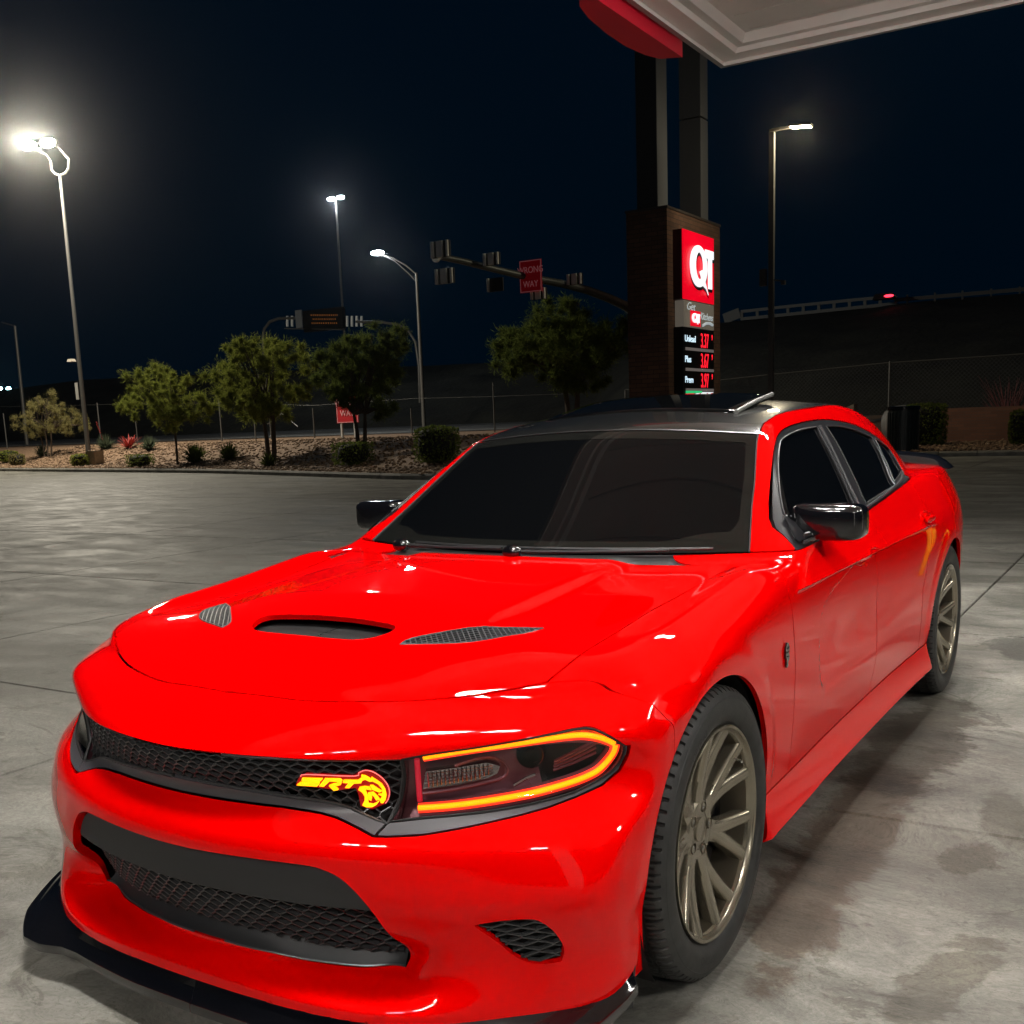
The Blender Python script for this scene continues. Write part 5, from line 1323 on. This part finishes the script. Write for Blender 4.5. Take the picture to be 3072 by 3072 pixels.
tree('bushy_tree',512,868,0,[(402,590,650,782,62),(425,560,636,690,22),(455,545,760,806,10)],'full round yellow-green tree at the centre left of the planted bank','tree',LFA,420,.19,.016,.10,2,.30)
tree('bushy_tree',682,846,0,[(602,760,640,768,52),(690,770,610,690,16),(615,700,630,700,14),(690,750,760,790,5),(628,690,730,772,12)],'dark round twin-stem tree standing behind the red WAY sign','tree',LFB,420,.19,.016,.085,2,.32)
p5=at(1080,815,31.5);p5.z=float(Tz(p5.x,p5.y))
tree('spreading_tree',0,0,0,[(935,1195,610,720,60),(990,1120,562,660,26),(930,1010,620,720,16),(1090,1200,600,700,20),(1040,1150,700,745,10)],'large dark spreading tree behind the car roof left of the brick pier','tree',LFB,420,.21,.019,.12,2,.36,base=p5)
def blades(name,px,py,n,L,w_,label,m=None,stalk=None,spread=1.,group='spiky plants on the bank'):
    n=int(n*1.8);L*=1.35;w_*=1.5
    g=ong(px,py);b=MB()
    for k in range(n):
        a=rng.uniform(0,6.283);el=rng.uniform(.15,1.35);l=L*rng.uniform(.75,1.1);d=Vector((math.cos(a)*math.cos(el)*spread,math.sin(a)*math.cos(el)*spread,math.sin(el)))
        s=Vector((-math.sin(a),math.cos(a),0))*w_;p0=d*.04;p1=d*l*.55;p2=d*l+Vector((0,0,-.10*l*math.cos(el)))
        b.add([p0-s*.7,p0+s*.7,p1+s,p1-s,p2],[(0,1,2,3),(3,2,4)])
    r=empty(name,(g.x,g.y,g.z),label,'plant',group);b.build('leaves',m or LFB,r)
    if stalk:
        b=MB()
        for k in range(stalk):
            d=Vector((rng.uniform(-.25,.25),rng.uniform(-.2,.2),1)).normalized();l=L*rng.uniform(1.5,2.1);b.tube([(0,0,0),tuple(d*l)],[.012,.008],5)
            for q in range(10):
                c_=d*l*(.6+.04*q);b.box(c_+Vector((rng.uniform(-.04,.04),0,0)),(.05,.05,.04))
        b.build('flower_stalk',mat('coral_flower',(.40,.06,.05),.6),r)
    return r
LFG=leafmat('agave_grey_green',(.05,.07,.045),(.12,.14,.085))
blades('yucca_plant',80,862,90,.55,.018,'grey-green spiky plant between the clipped bush and the shrub block',LFG)
blades('yucca_plant',200,848,110,.62,.018,'grey-green spiky plant with a thin red flower stalk right of the tall pole',LFG,1)
blades('yucca_plant',281,850,90,.58,.018,'spiky grey-green plant behind the small slim-trunked tree',LFG)
blades('yucca_plant',368,873,150,.66,.022,'large dark spiky plant right of the small slim-trunked tree',LFB)
blades('yucca_plant',432,867,120,.58,.022,'dark spiky plant midway between two trees on the bank',LFB)
blades('yucca_plant',508,880,110,.42,.018,'low spiky tuft at the foot of the full round tree',LFB)
r=blades('red_yucca_plant',243,832,26,.55,.04,'sprawling salmon-red leaved plant on the bank crest',mat('red_leaf',(.42,.07,.06),.6),None,1.3)
def bush(name,px,py,w_,h,label,m,block=.35,group='clipped bushes on the bank',g=None):
    g=g or ong(px,py);w_*=1.2;h*=1.15;n=int(700*w_*h/.5);n=max(500,min(n,2600))
    u=rng.uniform(-1,1,(n,3));q=np.maximum(np.abs(u).max(1),1e-6)[:,None];sph=u/np.linalg.norm(u,axis=1)[:,None];cub=u/q;v=(sph*(1-block)+cub*block)*rng.uniform(.86,1.04,(n,1))
    v=v*[w_/2,w_/2,h/2]+[0,0,h/2]
    a=rng.normal(size=(n,3));a/=np.linalg.norm(a,axis=1)[:,None];s=np.cross(a,rng.normal(size=(n,3)));s/=np.linalg.norm(s,axis=1)[:,None]
    V=np.stack([v-a*.045,v+s*.025,v+a*.045,v-s*.025],1).reshape(-1,3)
    r=empty(name,(g.x,g.y,g.z),label,'bush',group);mobj('foliage',V,np.arange(n*4).reshape(-1,4),m,r)
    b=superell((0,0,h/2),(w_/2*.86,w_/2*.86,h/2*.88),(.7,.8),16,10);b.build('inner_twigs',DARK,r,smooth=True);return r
bush('clipped_bush',16,872,.85,.55,'rounded clipped bush at the left edge, rear one of the pair',LFA)
bush('clipped_bush',33,878,.62,.52,'pale rounded clipped bush at the left edge, front one of the pair',LFC)
bush('clipped_bush',151,880,.62,.50,'small pale-green bush in front of the tan utility block',LFA)
bush('clipped_bush',265,880,.80,.44,'low dark box-cut bush left of the small slim-trunked tree',LFB,.75)
bush('clipped_bush',668,876,.90,.62,'dark box-cut bush below the red WAY sign',LFB,.8)
bush('clipped_bush',826,874,1.0,.95,'dark tall bush at the bank end beside the windshield pillar',LFB,.5)
gb=at(1746,838,34.);gb.z=.2;bush('clipped_bush',0,0,1.0,1.15,'dark green clipped bush between the bin and the brick wall',LFB,.7,g=gb)
gb=at(1925,828,33.);gb.z=.2;bush('clipped_bush',0,0,.55,.9,'thin dark bush at the right edge beside the brick wall',LFB,.5,g=gb)
g=ong(172,878);b=MB();b.box((g.x,g.y+.25,g.z+.28),(.62,.5,.75));o=b.build('utility_block',mat('tan_block',(.30,.25,.19),.8,noise=(9,.2)),None);tag(o,'square tan concrete utility block behind the small pale-green bush','block')
bp=at(1905,760,44.);
# ------------------------------------------------------------------ fences
FP=mat('fence_galvanised',(.11,.11,.105),.5,.5)
fe=empty('wire_fence',(0,0,0),'chain fence of slim pale posts along the road behind the bank','fence')
for (x,y0,y1) in((6,780,835),(183,760,838),(254,775,834),(412,746,836),(478,770,836),(508,775,834),(590,770,834),(672,782,836),(775,770,834),(930,722,812)):
    Yf=40. if x<900 else 41.;t=at(x,y0,Yf);q=at(x,y1,Yf);z0=min(q.z,float(Tz(q.x,Yf)))-.1;b=MB();b.tube([(t.x,Yf,z0),(t.x,Yf,t.z)],.035,8);b.build('fence_post',FP,fe,smooth=True)
b=MB();P=[at(x,y,40.) for x,y in((-20,768),(254,762),(412,760),(590,765),(780,752),(930,748),(1100,742))];b.tube(P,.006,5);b.build('top_wire',FP,fe)
b=MB()
for x0,y0_,x1,y1_ in((505,800,540,775),(525,775,562,805)):b.tube([at(x0,y0_,40.),at(x1,y1_,40.)],.022,6)
b.build('fence_brace',FP,fe)
ce=empty('chain_link_fence',(0,0,0),'tall chain-link fence with one pale post behind the brick wall','fence')
Yc_=43.;cl_=[(1180,736),(1460,706),(1679,684),(1940,667),(2100,658)]
tl=[at(x,y,Yc_) for x,y in cl_]
b=MB();b.tube(tl,.022,6);b.build('top_rail',FP,ce)
for px_3,pt_ in((1180,736),(1679,682),(2100,658)):
    t=at(px_3,pt_,Yc_);b=MB();b.tube([(t.x,Yc_,0.),(t.x,Yc_,t.z)],.04,8);b.build('fence_post',FP,ce,smooth=True)
b=MB();xa,xb=tl[1].x,tl[-1].x
ztf=lambda x:np.interp(x,[p.x for p in tl],[p.z for p in tl])
for k in range(int((xb-xa+4)/.16)):
    for s_ in(1,-1):
        x0=xa-4+k*.16 if s_>0 else xa+k*.16
        pts=[]
        for z in(.4,ztf(x0+2)):
            pts.append((x0+s_*(z-.4),Yc_,float(z)))
        a_,c_=Vector(pts[0]),Vector(pts[1])
        if max(a_.x,c_.x)<xa or min(a_.x,c_.x)>xb:continue
        if a_.x<xa:a_=a_.lerp(c_,(xa-a_.x)/(c_.x-a_.x))
        if c_.x<xa:c_=c_.lerp(a_,(xa-c_.x)/(a_.x-c_.x))
        b.bar(a_,c_,.005,.005,up=(0,1,0))
o=b.build('wire_mesh',FP,ce);o['kind']='stuff'
# guard rail on the hill crest
gr_=empty('guard_rail',(0,0,0),'pale two-rail barrier climbing the dark hill crest at right','barrier')
Yg=104.;RAILM=mat('barrier_concrete',(.15,.155,.155),.6);RAILD=mat('barrier_dark',(.05,.052,.055),.6)
top=[(1398,588),(1480,579),(1600,567),(1690,559)];bot=[(1398,602),(1480,594),(1600,582),(1690,573)]
for i in range(3):
    for L,w_ in((top,.28),(bot,.30)):
        b=MB();b.bar(at(*L[i],Yg),at(*L[i+1],Yg),.2,w_);b.build('rail',RAILM,gr_)
for x in range(1400,1700,29):
    y=np.interp(x,[p[0] for p in top],[p[1] for p in top]);b=MB();b.bar(at(x,y,Yg+.1),at(x,y+16,Yg+.1),.28,.2,up=(0,1,0));b.build('rail_post',RAILM,gr_)
b=MB();b.bar(at(1366,602,Yg),at(1396,590,Yg),.2,1.0);b.build('rail_end',RAILM,gr_)
for x in(1712,1764,1816,1870,1924,1975):
    y=np.interp(x,[1690,1940],[566,548]);b=MB();b.bar(at(x,y-9,Yg),at(x,y+12,Yg),.16,.16,up=(0,1,0));b.build('rail_post',RAILD,gr_)
b=MB();b.bar(at(1690,566,Yg),at(1990,541,Yg),.1,.34);b.build('rail',RAILD,gr_)
v=at(1677,558,100.);vr=empty('distant_vehicle',(v.x,100.,v.z),'red tail light of a passing vehicle on the hill road','vehicle')
b=superell((0,0,0),(.42,.1,.12),(.9,.9),12,8);b.build('tail_light',mat('tail_red',(1,.0,.02),.4,emit=(1,.03,.06),es=4),vr)
b=MB();b.box((-.6,.9,.05),(1.8,1.2,.5),taper=.8);b.build('dark_body',DARK,vr)
# ------------------------------------------------------------------ right side: wall, bin, gravel
WB=bpy.data.materials.new('wall_brick');WB.use_nodes=True;t=WB.node_tree;bk=t.nodes.new('ShaderNodeTexBrick');bk.inputs['Scale'].default_value=1
bk.inputs['Color1'].default_value=(.27,.13,.085,1);bk.inputs['Color2'].default_value=(.20,.10,.07,1);bk.inputs['Mortar'].default_value=(.17,.12,.10,1);bk.inputs['Brick Width'].default_value=.4;bk.inputs['Row Height'].default_value=.1;bk.inputs['Mortar Size'].default_value=.008
tc=t.nodes.new('ShaderNodeNewGeometry');sp=t.nodes.new('ShaderNodeSeparateXYZ');cb=t.nodes.new('ShaderNodeCombineXYZ');t.links.new(tc.outputs['Position'],sp.inputs[0]);t.links.new(sp.outputs[0],cb.inputs[0]);t.links.new(sp.outputs[2],cb.inputs[1]);t.links.new(cb.outputs[0],bk.inputs['Vector']);t.links.new(bk.outputs[0],t.nodes['Principled BSDF'].inputs['Base Color']);t.nodes['Principled BSDF'].inputs['Roughness'].default_value=.85
YW=36.5;a=at(1728,775,YW);c=at(2140,764,YW);b=MB();b.box(((a.x+c.x)/2,YW+.15,(a.z)/2+.02),(c.x-a.x,.3,a.z+.04));o=b.build('brick_wall',WB);tag(o,'low brown brick wall behind the gravel strip at right','wall')
bn=at(1703,851,31.);bt=at(1703,762,31.);bl=at(1673,800,31.);brr=at(1736,800,31.)
bi_=empty('litter_bin',(bn.x,31.,.02),'tall dark green ribbed bin in front of the brick wall','bin')
rr_=(brr.x-bl.x)/2*.93;hh=bt.z-.1
b=MB();b.lathe([(0,rr_*.90),(hh*.93,rr_*.97),(hh*.95,rr_*.6)],(0,0,0),'z',28);b.build('bin_body',mat('bin_dark_green',(.012,.022,.022),.45),bi_,smooth=True)
b=MB()
for k_ in range(26):
    q=2*math.pi*k_/26;b.box((rr_*.98*math.cos(q),rr_*.98*math.sin(q),hh*.47),(.035,.035,hh*.84),rot=Euler((0,0,q)).to_matrix())
b.build('bin_ribs',mat('bin_rib',(.016,.028,.028),.4),bi_)
b=MB();b.lathe([(hh*.93,rr_*1.07),(hh*1.0,rr_*1.07),(hh*1.01,rr_*.95),(hh*.97,rr_*.4),(hh*.97,.001)],(0,0,0),'z',28);b.build('bin_lid',GBLACK,bi_,smooth=True)
v=at(1708,765,38.);tk=empty('grey_tank',(v.x,38.,0),'low grey rounded utility cover just above and behind the bin','utility box');b=superell((0,0,v.z-.6),(.82,.5,.62),(.8,.8),18,10);b.build('cover',mat('utility_grey',(.13,.13,.125),.6),tk,smooth=True)
v0=at(1580,776,34.);v1=at(1611,762,34.);v2=at(1611,790,34.);wn=empty('concrete_wedge',(v0.x,34.,0),'pale concrete wedge seen just above the rear roof pillar','block')
b=MB();V=[(0,0,v2.z-.9),(0,0,v0.z),(v1.x-v0.x,0,v1.z),(v1.x-v0.x,0,v2.z-.9)];V+=[(x,y+.5,z) for x,y,z in V];b.add(V,[(0,1,2,3),(7,6,5,4),(0,4,5,1),(1,5,6,2),(2,6,7,3)]);b.build('wedge',mat('pale_concrete',(.28,.25,.21),.8),wn)
# bare branch shrub
v=at(1905,768,40.);rs2=empty('bare_red_shrub',(v.x,40.,.6),'leafless reddish shrub above the brick wall at the right edge','plant');b=MB()
for k_ in range(60):
    a_=rng.uniform(-1,1);l=rng.uniform(.6,1.7);p1=Vector((a_*.5,rng.uniform(-.3,.3),l*.5));p2=p1+Vector((a_*.5+rng.uniform(-.2,.2),rng.uniform(-.3,.3),l*.6));b.tube([(a_*.15,0,-.3),p1,p2],[.016,.011,.004],4)
b.build('branches',mat('red_twig',(.16,.045,.045),.7),rs2)
# ------------------------------------------------------------------ road signs and signal gantries
RS=mat('sign_red',(.45,.012,.02),.5,emit=(.5,.0,.01),es=.05);WT=mat('sign_white_text',(.7,.35,.36),.5,emit=(.6,.2,.22),es=.10)
def sign_rect(root,px0,py0,px1,py1,Y,words,sizes,nm='sign_plate'):
    a=at(px0,py0,Y);c=at(px1,py1,Y);w_=c.x-a.x;h=a.z-c.z;cx=(a.x+c.x)/2;cz=(a.z+c.z)/2;ox,oy,oz=root.location
    b=MB();b.box((cx-ox,Y-oy,cz-oz),(w_,.03,h));b.build(nm,RS,root)
    b=MB();
    for s_ in(1,-1):b.box((cx-ox+s_*w_*.47,Y-oy-.02,cz-oz),(w_*.02,.01,h*.96));b.box((cx-ox,Y-oy-.02,cz-oz+s_*h*.475),(w_*.95,.01,h*.02))
    b.build('sign_border',WT,root)
    for wd_,vz,s in words:
        o=textface(wd_,s*h,cx-ox,Y-oy-.03,cz-oz+vz*h,WT,'sign_lettering',sizes,parent=root,rot=(math.pi/2,0,0),align='CENTER')
Ys=38.;q=at(655,800,Ys);wy_=empty('road_sign',(q.x,Ys,0.9),'red WRONG WAY sign on two white legs half hidden by the tree','sign')
sign_rect(wy_,633,745,677,797,Ys,[('WRONG',.12,.30),('WAY',-.26,.30)],.92)
for x in(643,668):
    t=at(x,797,Ys);u=at(x,838,Ys);b=MB();b.box((t.x-q.x,.05,(t.z+u.z)/2-.9),(.09,.09,t.z-u.z+.5));b.build('sign_leg',mat('leg_white',(.45,.45,.43),.5),wy_)
# near cantilever arm with signal brackets
Yn=lambda px:np.interp(px,[800,1190],[25.,33.])
ARM=mat('arm_galvanised',(.085,.095,.095),.45,.3);BRK=mat('bracket_silver',(.75,.76,.74),.5,0);BKD=mat('signal_back',(.02,.02,.02),.6)
ga=empty('signal_arm',(0,0,0),'long tapering overhead signal arm with paired silver brackets','gantry')
pts=[at(x,y,Yn(x)) for x,y in((830,484),(870,492),(930,507),(1000,524),(1060,535),(1110,548),(1150,563),(1180,577),(1205,596),(1216,640),(1218,760))]
b=MB();b.tube(pts,[.10,.105,.11,.12,.13,.14,.15,.16,.17,.18,.2],12);b.build('arm_tube',ARM,ga,smooth=True)
q=at(822,484,Yn(822));b=MB();b.tube([q+Vector((0,-.03,0)),q+Vector((.02,.05,0))],.17,18);b.build('arm_end_plate',BRK,ga,smooth=True)
for (x0,x1,y0,y1) in((813,848,457,483),(821,856,509,533),(912,942,479,498),(919,948,526,548),(1070,1098,518,535),(1001,1030,545,563)):
    Y=Yn(x0)-.15;a=at(x0,y0,Y);c=at(x1,y1,Y);w_=c.x-a.x;h=a.z-c.z;cx=(a.x+c.x)/2;cz=(a.z+c.z)/2
    b=MB();b.box((cx,Y+.06,cz),(w_,.05,h*1.02));b.build('signal_backplate',BKD,ga)
    for u,ww in((-.42,.13),(0,.32),(.42,.11)):
        if (x0==919 and u!=-.42):continue
        b=MB();b.box((cx+u*w_,Y-.03,cz),(ww*w_,.07,h));b.build('bracket_strap',BRK,ga)
ws_=empty('road_sign',(at(1001,520,27.).x,27.5,at(1001,520,27.5).z),'red WRONG WAY sign hung on the long overhead signal arm','sign')
Yw_=float(Yn(1001))-.3;ws_.location=(at(1001,520,Yw_).x,Yw_,at(1001,520,Yw_).z)
sign_rect(ws_,980,493,1023,549,Yw_,[('WRONG',.10,.28),('WAY',-.34,.28)],.86)
# far message-board gantry
Yq=70.;gg=empty('message_gantry',(0,0,0),'distant curved gantry carrying a dark message board with faint amber text','gantry')
def pq(x,y):return at(x,y,Yq)
b=MB();b.tube([pq(497,700),pq(496,635),pq(499,620),pq(509,607),pq(526,601),pq(560,600),pq(578,601)],.13,10);b.build('gantry_tube',POLE,gg,smooth=True)
b=MB();b.tube([pq(672,607),pq(720,608),pq(752,613),pq(772,626),pq(784,646),pq(790,690),pq(792,760)],.12,10);b.build('gantry_tube',POLE,gg,smooth=True)
for x in(542,551,655,664,673,682):
    b=MB();b.bar(pq(x,596),pq(x,616),.14,.14,up=(0,1,0));b.build('hanger',BRK,gg)
b=MB();a=pq(560,586);c=pq(574,618);b.box(((a.x+c.x)/2,Yq-.2,(a.z+c.z)/2),(c.x-a.x,.1,a.z-c.z));b.build('side_panel',mat('panel_grey',(.14,.15,.16),.5),gg)
a=pq(574,587);c=pq(650,620);b=MB();b.box(((a.x+c.x)/2,Yq,(a.z+c.z)/2),(c.x-a.x,.5,a.z-c.z));b.build('message_board',SB,gg)
b=MB();a=pq(540,620);c=pq(646,622);b.bar(a,c,.5,.08);b.build('walkway',POLE,gg)
AMB=mat('amber_pixels',(.3,.1,.02),.5,emit=(.55,.20,.05),es=.09)
for r_,(x0,x1) in enumerate(((590,640),(594,638),(592,640))):
    b=MB();x=x0
    while x<x1:
        l=rng.uniform(2.2,3.6);p=pq(x+l/2,595+r_*7.5)-Vector((0,.3,0));b.box(p,(l*.026,.04,.13));x+=l+1.0
    b.build('amber_text_row',AMB,gg)
# ------------------------------------------------------------------ haze volume added for lamp halos
hz=bpy.data.materials.new('added_haze');hz.use_nodes=True;t=hz.node_tree;t.nodes.clear();o_=t.nodes.new('ShaderNodeOutputMaterial');pv=t.nodes.new('ShaderNodeVolumePrincipled')
pv.inputs['Color'].default_value=(.9,.92,.95,1);pv.inputs['Density'].default_value=.00013;pv.inputs['Anisotropy'].default_value=.965;t.links.new(pv.outputs[0],o_.inputs['Volume'])
b=MB();b.box((-50,48,13),(260,175,29));o=b.build('added_haze',hz);tag(o,'thin haze volume added to give the lamps halos','added_haze',None,'stuff')
